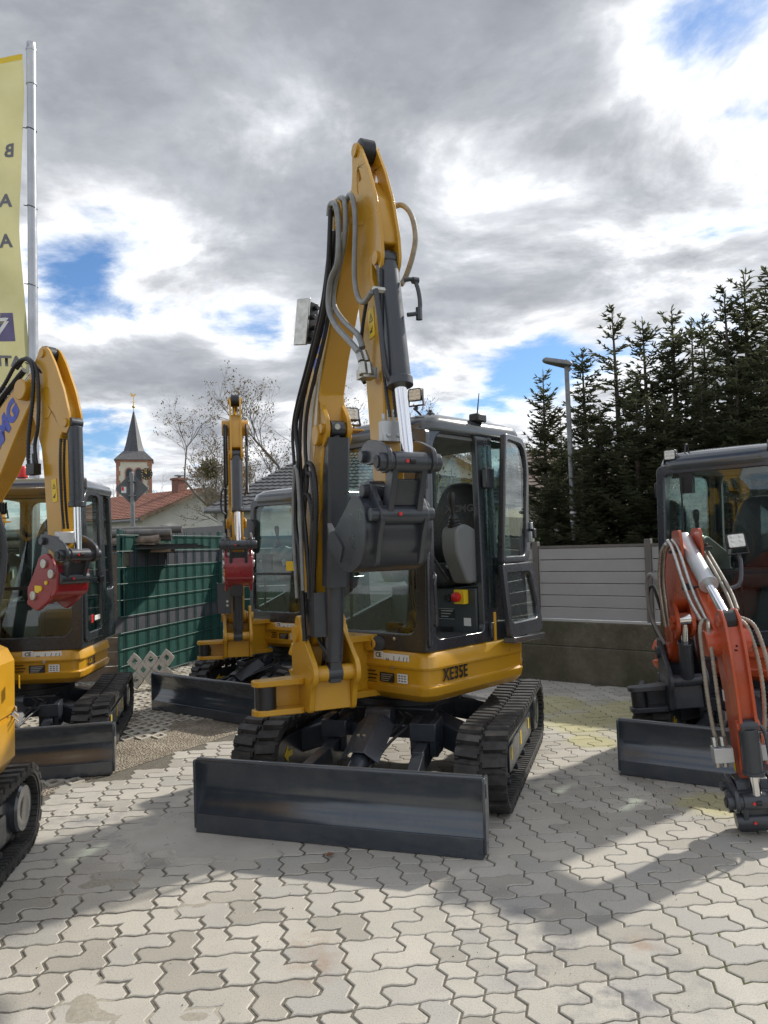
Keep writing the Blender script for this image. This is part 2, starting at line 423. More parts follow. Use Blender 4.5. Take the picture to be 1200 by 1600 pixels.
def undercarriage(root, c):
    k = c['k']; half = c['half']; w = c['tw']; L = c['tl']; r = c['tr']
    paint = c['under']
    for sd in (1, -1):
        yc = sd*(half-w/2)
        make_track(root, yc, w, L, r, c.get('pitch', .095), sd)
        f = MB(); z1 = 2*r
        f.prism(rpoly([(-L/2+.05, r*.42), (L/2-.12, r*.42), (L/2+.02, r*.75), (L/2+.02, r*1.25), (L/2-.2, r*1.42), (-L/2+.2, r*1.42), (-L/2+.02, r*1.2)], .03, 3), yc-w*.27, yc+w*.27)
        fr = f.build('track_frame', paint, root, bevel=.012)
        g = MB(); g.prism(rpoly([(-L/2+.20, r*.52), (L/2-.30, r*.52), (L/2-.30, r*1.18), (-L/2+.20, r*1.18)], .03, 3), yc+sd*w*.27, yc+sd*(w*.27+.012))
        g.build('side_panel', paint, fr, bevel=.004)
        for q in range(3):
            T = frame_at((-L/2+.35+q*(L-.7)/2.1, yc+sd*(w*.27+.0135), r*.95), (-sd, 0, 0), (0, 0, 1))
            sticker('warning_sticker', T, .045, .075 if q != 1 else .09, 'warn', fr)
        wl = MB(); x = -L/2
        wl.lathe((x, yc-w*.2, r), (0, 1, 0), [(0, r-.1), (.01, r-.07), (w*.4-.01, r-.07), (w*.4, r-.1)])
        sp = wl.build('drive_sprocket', paint, root)
        hb = MB(); hb.lathe((x, yc, r), (0, sd, 0), [(0, r*.55), (w*.36, r*.55), (w*.40, r*.50), (w*.405, r*.30), (w*.40, r*.28), (w*.40, 0.001)])
        hb.build('motor_cover', 'roofgrey', sp)
        wl = MB(); wl.lathe((L/2, yc-w*.16, r), (0, 1, 0), [(0, r-.12), (.01, r-.07), (w*.32-.01, r-.07), (w*.32, r-.12)])
        idl = wl.build('idler_wheel', paint, root)
        hb = MB(); hb.lathe((L/2, yc, r), (0, sd, 0), [(0, r*.5), (w*.2, r*.5), (w*.24, r*.42), (w*.24, .001)])
        hb.build('hub', paint, idl)
        yk = MB()                                           # yoke plate seen inside the front of the track
        yk.prism(rpoly([(L/2+.16*k, r*.5), (L/2+.16*k, r*1.5), (L/2-.45*k, r*1.5), (L/2-.45*k, r*.5)], [.1, .1, .02, .02], 5), yc-sd*(w*.44), yc-sd*(w*.30))
        yo = yk.build('idler_yoke', paint, root, bevel=.006)
        arrow_mark(frame_at((L/2+.0, yc-sd*(w*.44+.002), r*1.05), (-sd*-1, 0, 0) if sd < 0 else (-1, 0, 0), (0, 0, 1)) @ Matrix.Identity(4), yo, .12)
        # arrow on the front face of the yoke box
        for q in range(4):
            x = -L/2+.30+q*(L-.55)/3
            ro = MB(); ro.lathe((x, yc-w*.24, r*.40), (0, 1, 0), [(0, .02), (.005, r*.27), (w*.48-.005, r*.27), (w*.48, .02)], 14)
            ro.lathe((x, yc, r*.40), (0, sd, 0), [(0, .02), (w*.33, .02), (w*.345, .014), (w*.345, .001)], 10)
            ro.build('track_roller', paint, root)
    m = MB(); hh = r
    m.box(-.42*k, .42*k, -.30*k, .30*k, hh*1.35, hh*2.05)
    m.prism([(.42*k, hh*1.35), (.60*k, hh*1.4), (.60*k, hh*1.75), (.42*k, hh*2.0)], -.34*k, .34*k)
    for sx in (-1, 1):
        for sd in (-1, 1):
            m.bar((sx*.28*k, sd*.15*k, hh*1.66), (sx*.50*k, sd*(half-w*.75), hh*1.15), .18*k, .16*k)
    ce = m.build('centre_frame', paint, root, bevel=.012)
    s = MB(); s.lathe((0, 0, hh*2.0), (0, 0, 1), [(0, .40*k), (.05, .40*k), (.05, .36*k), (c['zb']-hh*2.0-.02, .36*k)], 32)
    s.build('slew_ring', 'black', root)
    # blade with its two arms, lift cylinder and cover
    xb = c['xb']; bw = c['bw']; bh = c['bh']
    blade_part(root, xb, bw, bh, k)
    for sd in (-1, 1):
        a = MB(); y = sd*.30*k
        a.bar((.56*k, y, hh*1.25), (.84*k, y, hh*1.05), .075*k, .14*k); a.bar((.80*k, y, hh*1.08), (xb-.12, y*1.25, .17), .075*k, .13*k)
        a.cyl((.58*k, y-.07*k, hh*1.25), (.58*k, y+.07*k, hh*1.25), .075*k)
        a.build('blade_arm', paint, root, bevel=.006)
        br = MB(); br.prism(rpoly([(.5*k, hh*1.05), (.70*k, hh*1.05), (.70*k, hh*1.9), (.5*k, hh*1.95)], .02, 3), y-.085*k, y-.04*k); br.prism(rpoly([(.5*k, hh*1.05), (.70*k, hh*1.05), (.70*k, hh*1.9), (.5*k, hh*1.95)], .02, 3), y+.04*k, y+.085*k)
        br.box(.705*k, .715*k, y-.085*k, y+.085*k, hh*1.45, hh*1.9)
        br.build('arm_bracket', paint, root, bevel=.005, split=True)
    p0 = Vector((.64*k, 0, hh*1.98)); p1 = Vector((xb-.12, 0, .16))
    bc = MB(); bc.cyl(p0.lerp(p1, .12), p0.lerp(p1, .72), .062*k); bc.cyl(p0.lerp(p1, .70), p0.lerp(p1, .74), .07*k)
    bc.cyl(p0+Vector((0, -.085*k, 0)), p0+Vector((0, .085*k, 0)), .065*k)
    cy = bc.build('blade_cylinder', paint, root, bevel=.004)
    bc = MB(); bc.cyl(p0.lerp(p1, .7), p1, .03*k); bc.build('cylinder_rod', 'chrome', cy)
    cv = MB(); d = (p1-p0).normalized(); up = Vector((0, 1, 0)).cross(d) if Vector((0, 1, 0)).cross(d).z > 0 else d.cross(Vector((0, 1, 0)))
    q0 = p0.lerp(p1, .10) + up*.075*k; q1 = p0.lerp(p1, .56) + up*.085*k; y = Vector((0, 1, 0))
    wd = .125*k; dn = -up*.075*k
    rings = []
    for q in (q0, q1):
        rings.append([q - y*wd + dn, q - y*wd*.35, q + y*wd*.35, q + y*wd + dn, q + y*(wd-.008) + dn - up*.008, q + y*wd*.33 - up*.01, q - y*wd*.33 - up*.01, q - y*(wd-.008) + dn - up*.008])
    cv.loft(rings)
    co = cv.build('cylinder_cover', 'grey', root, bevel=.004)
    bo = MB()
    for yy in (-.3, .0):
        q = q0.lerp(q1, .6) + y*(wd*yy); bo.cyl(q-up*.002, q+up*.008, .011, n=8)
    bo.build('bolt', 'zinc', co, split=True)
    ho = MB()
    for yy in (.10, .14): ho.tube([p0+Vector((-.05, yy+.02, .02)), p0+Vector((.0, yy*1.6, -.02)), p0.lerp(p1, .3)+Vector((0, yy, 0)), p0.lerp(p1, .62)+Vector((0, .07*k, .0))], .009, 6)
    ho.build('hose', 'hose', root)
    return ce

def body_part(root, U, c):
    k = c['k']; xf, yl, yr, tail = c['bxf'], c['byl'], c['byr'], c['tail']
    zb, zt = c['zb'], c['zt']
    def outline(ins):
        pts = []
        yL, yR, xF, T_ = yl-ins, -yr+ins, xf-ins, tail-ins
        pts += [(xF, yR+.08), (xF, yL-.10), (xF-.004, yL-.07), (xF-.012, yL-.045), (xF-.028, yL-.022), (xF-.05, yL-.012), (xF-.09, yL)]
        a0 = math.asin(min(.98, yL/T_)); a1 = math.asin(min(.98, -yR/T_))
        for i in range(13):
            a = a0 + (math.pi-a0-(0))*0
        n = 16
        angs = [math.pi - a0 + (a0)*(i/n) for i in range(n)] + [math.pi + a1*(i/n) for i in range(n+1)]
        for a in angs: pts.append((T_*math.cos(a), T_*math.sin(a)))
        pts += [(xF-.10, yR), (xF-.02, yR+.02)]
        return pts
    H = zt-zb
    prof = c.get('bprof') or [(0, .075), (.035, .05), (.16, .012), (.30, .0), (.325, .0), (.335, .012), (.365, .020), (.64, .020), (.66, .003), (.70, .0), (.90, .016), (.97, .032), (1.0, .055)]
    b = MB(U); b.loft([[(x, y, zb+H*h) for x, y in outline(i*(.9 if k < 1 else 1))] for h, i in prof])
    body = b.build('body', c['paint'], root, ang=22, bevel=0)
    return body

def cab(root, U, c):
    xf, xr, yl, yr, z0, z1 = c['cxf'], c['cxr'], c['cyl'], c['cyr'], c['z0'], c['z1']
    lean = c.get('lean', .06); k = c['k']; xm = c['xm']; paint = c.get('cabpaint', 'cabgrey')
    fr = MB(U)
    t = .05
    # front frame
    def fmap(a, b, d): # a = y, b = z
        q = max(0, (b-z0)/(z1-z0))
        return (xf - lean*q**1.6 - d, a, b)
    zft = z1-.10
    fo = rpoly([(-yr, z0), (yl, z0), (yl, zft), (-yr, zft)], [.03, .03, .05, .05])
    fi = rpoly([(-yr+.06, z0+.11), (yl-.085, z0+.11), (yl-.075, zft-.07), (-yr+.06, zft-.07)], [.09, .09, .06, .06])
    fr.ring(fo, fi, fmap, t)
    # side frames: a = x, b = z
    top = z1-.02
    def side(y, dirn):
        return lambda a, b, d: (a, y - dirn*d - dirn*.05*max(0, (b-z0)/(z1-z0)-.45), b)
    lo = rpoly([(xm, z0), (xf, z0), (xf-lean, top), (xm, top)], [.02, .04, .22*k, .02], 9)
    li = rpoly([(xm+.13, z0+.075), (xf-.10, z0+.075), (xf-lean-.085, top-.075), (xm+.13, top-.075)], [.05, .06, .20*k, .07], 9)
    fr.ring(lo, li, side(yl, 1), t)
    l2 = rpoly([(xr, z0), (xm, z0), (xm, top), (xr+.04, top)], [.05, .01, .01, .12], 6)
    l3 = rpoly([(xr+.07, z0+.45), (xm-.05, z0+.45), (xm-.05, top-.09), (xr+.11, top-.09)], [.05, .03, .03, .08], 6)
    fr.ring(l2, l3, side(yl, 1), t)
    ro = rpoly([(xr, z0), (xf, z0), (xf-lean, top), (xr+.04, top)], [.05, .04, .22*k, .12], 9)
    ri = rpoly([(xr+.10, z0+.42), (xf-.09, z0+.14), (xf-lean-.09, top-.10), (xr+.12, top-.10)], [.05, .06, .22*k, .08], 9)
    fr.ring(ro, ri, side(-yr, -1), t)
    bo = rpoly([(-yr, z0), (yl, z0), (yl-.03, top), (-yr+.03, top)], [.05, .05, .10, .10])
    bi = rpoly([(-yr+.09, z0+.52), (yl-.09, z0+.52), (yl-.11, top-.12), (-yr+.11, top-.12)], [.06, .06, .08, .08])
    rmap = lambda a, b, d: (xr + .04*(b-z0)/(z1-z0) + d, a, b)
    fr.ring(bo, bi, rmap, t)
    cf = fr.build('cab_frame', paint, root, bevel=.008, ang=40)
    fl = MB(U); fl.box(xr+.03, xf-.03, -yr+.03, yl-.03, z0+.0, z0+.06); fl.build('cab_floor', 'floorrub', root)
    fg = MB(U)
    for q in range(9): fg.box(xf-.62+q*.06, xf-.60+q*.06, -yr+.15, yl-.12, z0+.06, z0+.066)
    # roof shell
    rf = MB(U); rings = []
    def rplan(g, z, dx=0):
        q = rpoly([(xr+.02-g, -yr+.02-g), (xf-lean+.00+g+dx, -yr+.02-g), (xf-lean+g+dx, yl-.02+g), (xr+.02-g, yl-.02+g)], [.10, .16, .16, .10], 7)
        return [(x, y, z - .05*max(0, (x-(xf-.30))/.3)**2) for x, y in q]
    for g, z in ((-.03, z1-.115), (.012, z1-.10), (.02, z1-.06), (.005, z1-.015), (-.05, z1+.012), (-.16, z1+.022)): rings.append(rplan(g, z))
    rf.loft(rings); roof = rf.build('roof', 'roofgrey', root, ang=50)
    gz = c.get('glass', 'glass')
    def pane(name, poly, fm, d, mat=gz, g=.012):
        b = MB(U); b.sheet(grow(poly, g), lambda a, q, e: fm(a, q, d+e), .006); return b.build(name, mat, cf)
    pane('front_window', fi, fmap, .02)
    bb = MB(U); zbar = z0 + .36*(z1-z0)
    bb.add(*boxed(fmap, -yr+.05, yl-.07, zbar-.012, zbar+.014, .004, .035)); bb.build('window_bar', 'black', cf)
    pane('rear_side_window', l3, side(yl, 1), .02, 'glassdark')
    pane('side_window', ri, side(-yr, -1), .02)
    pane('rear_window', bi, rmap, .02)
    if not c.get('door_open'):
        do = MB(U)
        dr = rpoly([(xm+.10, z0+.05), (xf-.055, z0+.05), (xf-lean-.05, top-.05), (xm+.10, top-.05)], [.06, .07, .26*k, .07], 9)
        di = rpoly([(xm+.155, z0+.12), (xf-.12, z0+.12), (xf-lean-.115, top-.11), (xm+.155, top-.11)], [.06, .07, .22*k, .07], 9)
        sm = side(yl+.018, 1); do.ring(dr, di, sm, .03)
        d_ = do.build('door', paint, root, bevel=.006)
        b = MB(U); b.sheet(grow(di, .012), lambda a, q, e: sm(a, q, .012+e), .006); b.build('door_window', gz, d_)
        b = MB(U); b.box(xm+.16, xm+.26, yl+.018, yl+.04, z0+.52, z0+.58); b.build('door_handle', 'black', d_, bevel=.006)
        b = MB(U); b.bar((xm+.14, yl+.0, z0+.55), (xf-.10, yl+.0, z0+.55), .03, .035); b.build('door_bar', paint, d_)
    # seat and controls
    sx = xr+.42; sy = (yl-yr)/2; sz = z0+.42
    s = MB(U)
    s.loft([rp3(rpoly([(sx-.22, sy-.23), (sx+.24, sy-.21), (sx+.24, sy+.21), (sx-.22, sy+.23)], .08), z, g) for z, g in ((sz-.04, -.03), (sz, 0), (sz+.08, .0), (sz+.115, -.03), (sz+.12, -.09))])
    seat = s.build('seat', 'seat', root, ang=60)
    bk = MB(U)
    pr = rpoly([(-.25, 0), (.25, 0), (.235, .42), (.15, .62), (-.15, .62), (-.235, .42)], [.06, .06, .12, .12, .12, .12], 6)
    bx = lambda a, q, d: (sx-.20 - .18*q + d - .04*abs(a)*2, sy+a, sz+.10+q)
    bk.loft([[bx(a*f, .31+(q-.31)*f, d) for a, q in pr] for f, d in ((.90, .10), (1.0, .075), (1.0, -.01), (.9, -.04))])
    bk.build('backrest', 'seat', seat, ang=60)
    st = MB(U); st.box(sx-.26, sx+.14, -yr+.06, yl-.055, z0+.03, sz-.05)
    sb = st.build('seat_base', 'cabdark', root, bevel=.012)
    for sgn in (1, -1):
        con = MB(U); y = sy + sgn*.33
        con.prism(rpoly([(sx-.20, sz+.02), (sx+.22, sz-.02), (sx+.34, sz+.20), (sx+.34, sz+.36), (sx+.24, sz+.40), (sx-.20, sz+.24)], [.03, .04, .05, .05, .06, .03], 4), y-.065, y+.065)
        cc = con.build('armrest_console', 'cabinside', root, bevel=.014)
        js = MB(U); x = sx+.27
        js.lathe((x, y, sz+.36), (.1, 0, 1), [(0, .045), (.03, .05), (.04, .038), (.05, .042), (.06, .033), (.07, .036), (.09, .024), (.10, .016), (.15, .017), (.19, .026), (.23, .028), (.25, .018), (.255, .004)], 12)
        js.build('joystick', 'black', cc)
        T_ = frame_at((sx+.26, y+.0665, sz+.20), (-1, 0, 0), (.5, 0, 1))
        sticker('diamond_sticker', T_ @ Matrix.Rotation(R(20), 4, 'Z'), .055, .07, 'white', cc)
    lv = MB(U)
    lv.tube([(sx+.30, sy-.02, z0+.06), (sx+.36, sy-.02, z0+.45), (sx+.34, sy-.02, z0+.60)], .008, 6); lv.tube([(sx+.36, sy+.05, z0+.06), (sx+.40, sy+.05, z0+.40), (sx+.38, sy+.05, z0+.56)], .008, 6)
    lv.box(sx+.28, sx+.40, sy-.10, sy-.03, z0+.07, z0+.10); lv.box(sx+.28, sx+.40, sy+.03, sy+.10, z0+.07, z0+.10)
    lv.build('travel_levers' if False else 'travel_lever', 'black', root)
    di = MB(U); di.box(xf-.16, xf-.12, -yr+.08, -yr+.22, z0+.55, z0+.72); di.tube([(xf-.14, -yr+.10, z0+.10), (xf-.13, -yr+.12, z0+.56)], .012, 6); di.build('monitor', 'black', root, bevel=.01)
    hl = MB(U); hl.box(xr+.06, xf-lean-.10, -yr+.05, yl-.05, z1-.14, z1-.118); hl.build('headliner', 'cabinside', root)
    return cf, roof, sb, seat
def boxed(fm, a0, a1, b0, b1, d0, d1):
    vs = [fm(a, b, d) for a in (a0, a1) for b in (b0, b1) for d in (d0, d1)]
    return vs, [(0, 1, 3, 2), (4, 6, 7, 5), (0, 4, 5, 1), (2, 3, 7, 6), (0, 2, 6, 4), (1, 5, 7, 3)]
def rp3(poly, z, g):
    return [(x, y, z) for x, y in grow(poly, g)]
def work_lamp(root, T, s=1.0):
    """T: x to the right of the lamp, y up, z out of the lens"""
    b = MB(T); q = .052*s
    b.loft([[(x*f, y*f, z) for x, y in rpoly([(-q, -q*.85), (q, -q*.85), (q, q*.85), (-q, q*.85)], .018*s, 4)] for f, z in ((.62, -.05*s), (.95, -.035*s), (1, -.02*s), (1, .0), (.9, .001), (.88, -.006))])
    for i in range(5): b.box(-q*.8+i*q*.37, -q*.8+i*q*.37+.005, -q*.7, q*.9, -.064*s, -.03*s)
    b.bar((-q, -q*.2, -.02*s), (-q*1.12, -q*1.4, -.02*s), .006, .02*s, (0, 0, 1)); b.bar((q, -q*.2, -.02*s), (q*1.12, -q*1.4, -.02*s), .006, .02*s, (0, 0, 1))
    b.box(-q*1.15, q*1.15, -q*1.5, -q*1.38, -.035*s, -.005*s); b.cyl((0, -q*2.0, -.02*s), (0, -q*1.4, -.02*s), .014*s, n=8)
    o = b.build('work_lamp', 'black', root)
    l = MB(T)
    for i in (-1, 1):
        for j in (-1, 0, 1): l.lathe((i*q*.42, j*q*.52, -.006), (0, 0, 1), [(0, q*.24), (.006, q*.22), (.009, q*.12), (.009, .001)], 8)
    l.box(-q*.86, q*.86, -q*.72, q*.72, -.007, -.002)
    l.build('lens', 'lens', o)
    return o

def pts_at(poly, su, sz_, z0_, z0n):
    return [(u*su, z0n + (z-z0_)*sz_) for u, z in poly]
BOOM = dict(
    boom=[(-.085, 1.10), (-.07, 1.02), (0, .99), (.07, 1.02), (.11, 1.14), (.22, 1.55), (.30, 2.0), (.36, 2.18), (.35, 2.36), (.33, 2.5), (.42, 2.69), (.585, 2.93), (.75, 3.15), (.87, 3.31), (.875, 3.40), (.81, 3.45), (.72, 3.41), (.43, 3.04), (.20, 2.78), (.08, 2.60), (-.02, 2.36), (-.055, 2.05), (-.08, 1.5)],
    arm=[(0.735, 3.360), (0.735, 3.440), (0.805, 3.510), (0.975, 3.500), (1.115, 3.340), (1.180, 3.140), (1.180, 3.090), (1.065, 3.070), (1.065, 2.950), (1.140, 2.800), (1.170, 2.400), (1.180, 1.920), (1.165, 1.840), (1.115, 1.800), (1.045, 1.820), (1.025, 1.900), (0.955, 2.480), (0.890, 2.800), (0.865, 3.080), (0.805, 3.260)],
    nose=[(0.855, 3.300), (0.800, 3.370), (0.840, 3.480), (0.865, 3.580), (0.865, 3.660), (0.880, 3.710), (0.920, 3.730), (0.970, 3.680), (1.065, 3.520), (1.145, 3.340), (1.205, 3.120), (1.215, 3.000), (1.185, 2.940), (1.115, 2.980), (1.055, 3.100), (0.995, 3.250)],
    nosehole=[(0.960, 3.450), (0.935, 3.430), (0.920, 3.470), (0.920, 3.530), (0.935, 3.580), (0.955, 3.560), (0.985, 3.500), (0.985, 3.460)],
    pivot=(0.795, 3.375), nosepin=(0.920, 3.675), armpin=(1.13, 1.87), linkpin=(1.10, 2.04), rodpin=(1.33, 1.99), buckpin=(1.24, 1.75), bcyl=(1.150, 3.02), bco=0.0, bctop=(.30, 2.26), bcfoot=(.235, .86), foot=(0, 1.08))
def front_end(root, B, U, c):
    P = c['pose']; paint = c['paint']; bw = c['boomw']; aw = c['armw']; k = c['k']
    h = bw/2
    # swing bracket
    fz = P['foot'][1]; fu, bz = P['bcfoot']
    e = MB(B)
    ear = rpoly([(-.10, fz-.45*k), (fu-.02, fz-.45*k), (fu+.01, bz-.09), (fu+.075, bz-.04), (fu+.075, bz+.05), (.085, fz+.02), (.06, fz+.11), (-.03, fz+.11), (-.06, fz-.02), (-.12, fz-.12)], [.02, .03, .04, .06, .06, .05, .05, .05, .05, .03], 4)
    for v in (-1, 1): e.prism(ear, v*(h+.055)-.016, v*(h+.055)+.016)
    e.box(-.14, fu-.03, -(h+.04), h+.04, fz-.44*k, fz-.25*k)
    e.box(-.14, -.02, -(h+.04), h+.04, fz-.26*k, fz-.02)
    br = e.build('swing_bracket', c.get('brpaint', paint), root, bevel=.008)
    e = MB(B); e.cyl((0, -(h+.09), fz), (0, h+.09, fz), .05*k); e.cyl((fu, -(h+.075), bz), (fu, h+.075, bz), .048*k); e.build('pivot_pin', c.get('brpaint', paint), br, split=True)
    e = MB(B); y0 = -(h+.06)
    lug = rpoly([(-.02, 0), (.14, 0), (.12, -.30*k), (.02, -.32*k)], .04, 4)
    for z in (fz-.27*k, fz-.44*k): e.prismz([(x, y0+y) for x, y in lug], z-.018, z+.018)
    e.box(-.0, .02, y0-.16*k, y0, fz-.43*k, fz-.28*k)
    e.build('swing_lug', c.get('brpaint', paint), br, bevel=.006, split=True)
    e = MB(B); e.cyl((.06, y0-.23*k, fz-.425*k), (.06, y0-.23*k, fz-.285*k), .062*k); e.cyl((.06, y0-.22*k, fz-.355*k), (-.45, y0-.10*k, fz-.355*k), .04*k); e.build('swing_cylinder', 'black', root)
    # support that carries the bracket
    s = MB(U); T0 = U.inverted() @ B
    q = T0 @ Vector((-.20, 0, 0)); q2 = T0 @ Vector((-.02, 0, 0)); xf = c['bxf']
    for z in (fz-.02-.06, fz-.44*k):
        pl = [(xf-.05, q.y+.24*k), (xf-.05, q.y-.20*k), (q.x+.02, q.y-.10), (q.x+.10, q.y), (q.x+.02, q.y+.12)]
        s.prismz(rpoly(pl, [.01, .01, .05, .05, .05], 4), z-.02, z+.02)
    s.box(xf-.05, q.x-.04, q.y-.12*k, q.y+.16*k, fz-.42*k, fz-.09)
    s.build('swing_support', c.get('brpaint', paint), root, bevel=.008)
    e = MB(B); e.cyl((-.20, 0, fz-.47*k), (-.20, 0, fz+.0), .06*k); e.build('swing_pin', paint, root)
    # boom
    b = MB(B); b.prism(P['boom'], -h, h)
    boom = b.build('boom', paint, root, bevel=.010, ang=30)
    b = MB(B)
    for (u, z), rr, ww in ((P['foot'], .075*k, h+.02), (P['pivot'], .085*k, h+.055), (P['bctop'], .06*k, h+.03)): b.cyl((u, -ww, z), (u, ww, z), rr)
    b.build('pin_boss', paint, boom, bevel=.006, split=True)
    # boom cylinder in front of the lower boom, with its guard
    p0 = Vector((P['bcfoot'][0], 0, P['bcfoot'][1])); p1 = Vector((P['bctop'][0]+.075, 0, P['bctop'][1]+.03)); d = p1-p0
    ear = MB(B)
    for v in (-1, 1): ear.prism(rpoly([(P['bctop'][0]-.03, P['bctop'][1]-.12), (p1.x+.05, p1.z-.07), (p1.x+.055, p1.z+.05), (P['bctop'][0]+.0, P['bctop'][1]+.22)], [.01, .05, .05, .01], 4), v*(h-.012)-.012, v*(h-.012)+.012)
    ear.cyl((p1.x, -h-.02, p1.z), (p1.x, h+.02, p1.z), .03*k)
    ear.build('cylinder_bracket', paint, boom, bevel=.004)
    e = MB(B); e.cyl(p0+d*.05, p0+d*.62, .055*k); e.cyl(p0+d*.60, p0+d*.635, .062*k); e.bar(p0-d*.035, p0+d*.08, .07*k, .085*k, (1, 0, 0)); e.cyl(p0+Vector((0, -.045, 0)), p0+Vector((0, .045, 0)), .05*k)
    bcy = e.build('boom_cylinder', 'grey', root, bevel=.003)
    e = MB(B); e.cyl(p0+d*.62, p1, .032*k); e.cyl(p1+Vector((0, -.04, 0)), p1+Vector((0, .04, 0)), .05*k); e.build('cylinder_rod', 'grey' if c.get('guard', True) else 'chrome', bcy)
    if c.get('guard', True):
        e = MB(B); a = d.normalized(); nrm = Vector((a.z, 0, -a.x))
        e.bar(p0+d*.34+nrm*.045, p0+d*.97+nrm*.045, .145*k, .05*k, (0, 1, 0)) if False else None
        g0, g1 = p0+d*.36, p0+d*.965; wv = .066*k
        rings = []
        for g in (g0, g1):
            rings.append([g+Vector((0, y*wv, 0))+nrm*o for y, o in ((-1, -.03), (-1, .055), (-.75, .07), (.75, .07), (1, .055), (1, -.03), (.94, -.03), (.94, .05), (-.94, .05), (-.94, -.03))])
        e.loft(rings); e.build('cylinder_guard', 'grey', bcy)
        e = MB(B); e.cyl(p1+nrm*.045+Vector((0, -.008, .012)), p1+nrm*.052+Vector((0, -.008, .012)), .018, n=10); e.build('grease_cap', 'zinc', bcy, split=True)
    # arm (dipper)
    a = MB(B); ah = aw/2; a.prism(P['arm'], -ah, ah)
    arm = a.build('arm', paint, root, bevel=.008, ang=30)
    nose = P['nose']; nh = P.get('nosehole')
    for v in (-1, 1):
        y0_, y1_ = v*(ah-.012), v*(ah+.004)
        n_ = MB(B)
        if nh:
            cx = sum(p[0] for p in nh)/len(nh); cz = sum(p[1] for p in nh)/len(nh)
            inn = []
            nn = resample(nose, 40); hh = resample(nh, 40)
            hh = match_angles(nn, hh, (cx, cz))
            n_.ring(nn, hh, lambda x, z, dd: (x, y0_+dd*(y1_-y0_), z), 1.0)
        else: n_.prism(nose, y0_, y1_)
        n_.build('nose_plate', paint, arm, bevel=.004, ang=30)
    n_ = MB(B)
    for (u, z) in (P['nosepin'], P['bcyl'], P['armpin'], P['linkpin']): n_.cyl((u, -(ah+.016), z), (u, ah+.016, z), .034*k)
    n_.build('pin_boss', paint, arm, split=True)
    n_ = MB(B); u, z = P['nosepin']; n_.lathe((u, -ah*.9, z), (0, 1, 0), [(0, .03), (.01, .065*k), (aw*.9-.01, .065*k), (aw*.9, .03)], 16); n_.build('cylinder_eye', 'black', arm)
    # arm cylinder on the back of the boom
    q1 = Vector((P['nosepin'][0], 0, P['nosepin'][1])); bm = P['boom']; q0 = Vector(P.get('acfoot', (P['boom'][19][0]-.13, 0, P['boom'][19][1]-.05)))
    dd = q1-q0
    e = MB(B); e.cyl(q0, q0+dd*.60, .055*k); e.cyl(q0+dd*.58, q0+dd*.61, .062*k); ac = e.build('arm_cylinder', c.get('acpaint', 'grey'), root)
    e = MB(B); e.cyl(q0+dd*.6, q1, .03*k); e.build('cylinder_rod', 'chrome', ac)
    e = MB(B); 
    for v in (-1, 1): e.prism(rpoly([(q0.x-.05, q0.z-.05), (q0.x+.20, q0.z-.14), (q0.x+.22, q0.z+.06), (q0.x, q0.z+.06)], .04, 4), v*.06-.008, v*.06+.008)
    e.build('cylinder_bracket', paint, boom)
    # bucket cylinder on the front of the arm
    q0 = Vector((P['bcyl'][0]+P.get('bco', .045), 0, P['bcyl'][1])); q1 = Vector((P['rodpin'][0], 0, P['rodpin'][1])); dd = q1-q0
    e = MB(B); e.cyl(q0+dd*.03, q0+dd*.62, .056*k, n=22); e.cyl(q0+dd*.60, q0+dd*.64, .064*k, n=22); e.cyl(q0-dd*.03, q0+dd*.05, .035*k); e.cyl(q0+Vector((0, -.045, 0)), q0+Vector((0, .045, 0)), .042*k)
    bk = e.build('bucket_cylinder', c.get('cylpaint', 'grey'), root, bevel=.003)
    e = MB(B); e.cyl(q0+dd*.62, q1, .031*k, n=18); e.build('cylinder_rod', 'chrome', bk)
    # link
    e = MB(B); L0, L1 = P['linkpin'], P['rodpin']; lw = ah+.065
    mx, mz = (L0[0]+L1[0])/2, (L0[1]+L1[1])/2 + .085*k
    arc = [(L0[0]-.05, L0[1]-.02), (L0[0]-.05, L0[1]+.05), (mx-.07, mz+.02), (mx+.03, mz+.0), (L1[0]+.05, L1[1]+.06), (L1[0]+.06, L1[1]-.03), (L1[0]-.02, L1[1]-.06), (mx+.0, mz-.10), (L0[0]+.04, L0[1]-.05)]
    for v in (-1, 1): e.prism(rpoly(arc, .035, 4), v*lw-.011, v*lw+.011)
    e.cyl((L1[0], -(lw+.045), L1[1]), (L1[0], lw+.045, L1[1]), .043*k); e.cyl((L0[0], -(lw+.035), L0[1]), (L0[0], lw+.035, L0[1]), .03*k)
    lk = e.build('bucket_link', c.get('linkpaint', 'grey'), root, bevel=.004)
    e = MB(B)
    for v in (-1, 1): e.cyl((L1[0], v*(lw+.046), L1[1]), (L1[0], v*(lw+.052), L1[1]), .03*k)
    e.cyl((L1[0]+.044*k, -.012, L1[1]), (L1[0]+.048*k, .012, L1[1]), .014)
    e.build('grease_cap', 'black', lk, split=True)
    K = P['buckpin']; e = MB(B); d3 = Vector((K[0]-L1[0], 0, K[1]-L1[1]))
    a3 = Vector((L1[0], 0, L1[1])); nrm = Vector((d3.z, 0, -d3.x)).normalized()
    for v in (-1, 1): e.bar(a3+Vector((0, v*.075*k, 0)), a3+d3+Vector((0, v*.075*k, 0)), .03*k, .075*k, (1, 0, 0))
    e.bar(a3+d3*.32, a3+d3*.82, .15*k, .022, (1, 0, 0))
    e.cyl((K[0], -.125*k, K[1]), (K[0], .125*k, K[1]), .046*k); e.cyl((L1[0], -.085*k, L1[1]), (L1[0], .085*k, L1[1]), .05*k)
    hl = e.build('link_rod', c.get('linkpaint', 'grey'), root, bevel=.004)
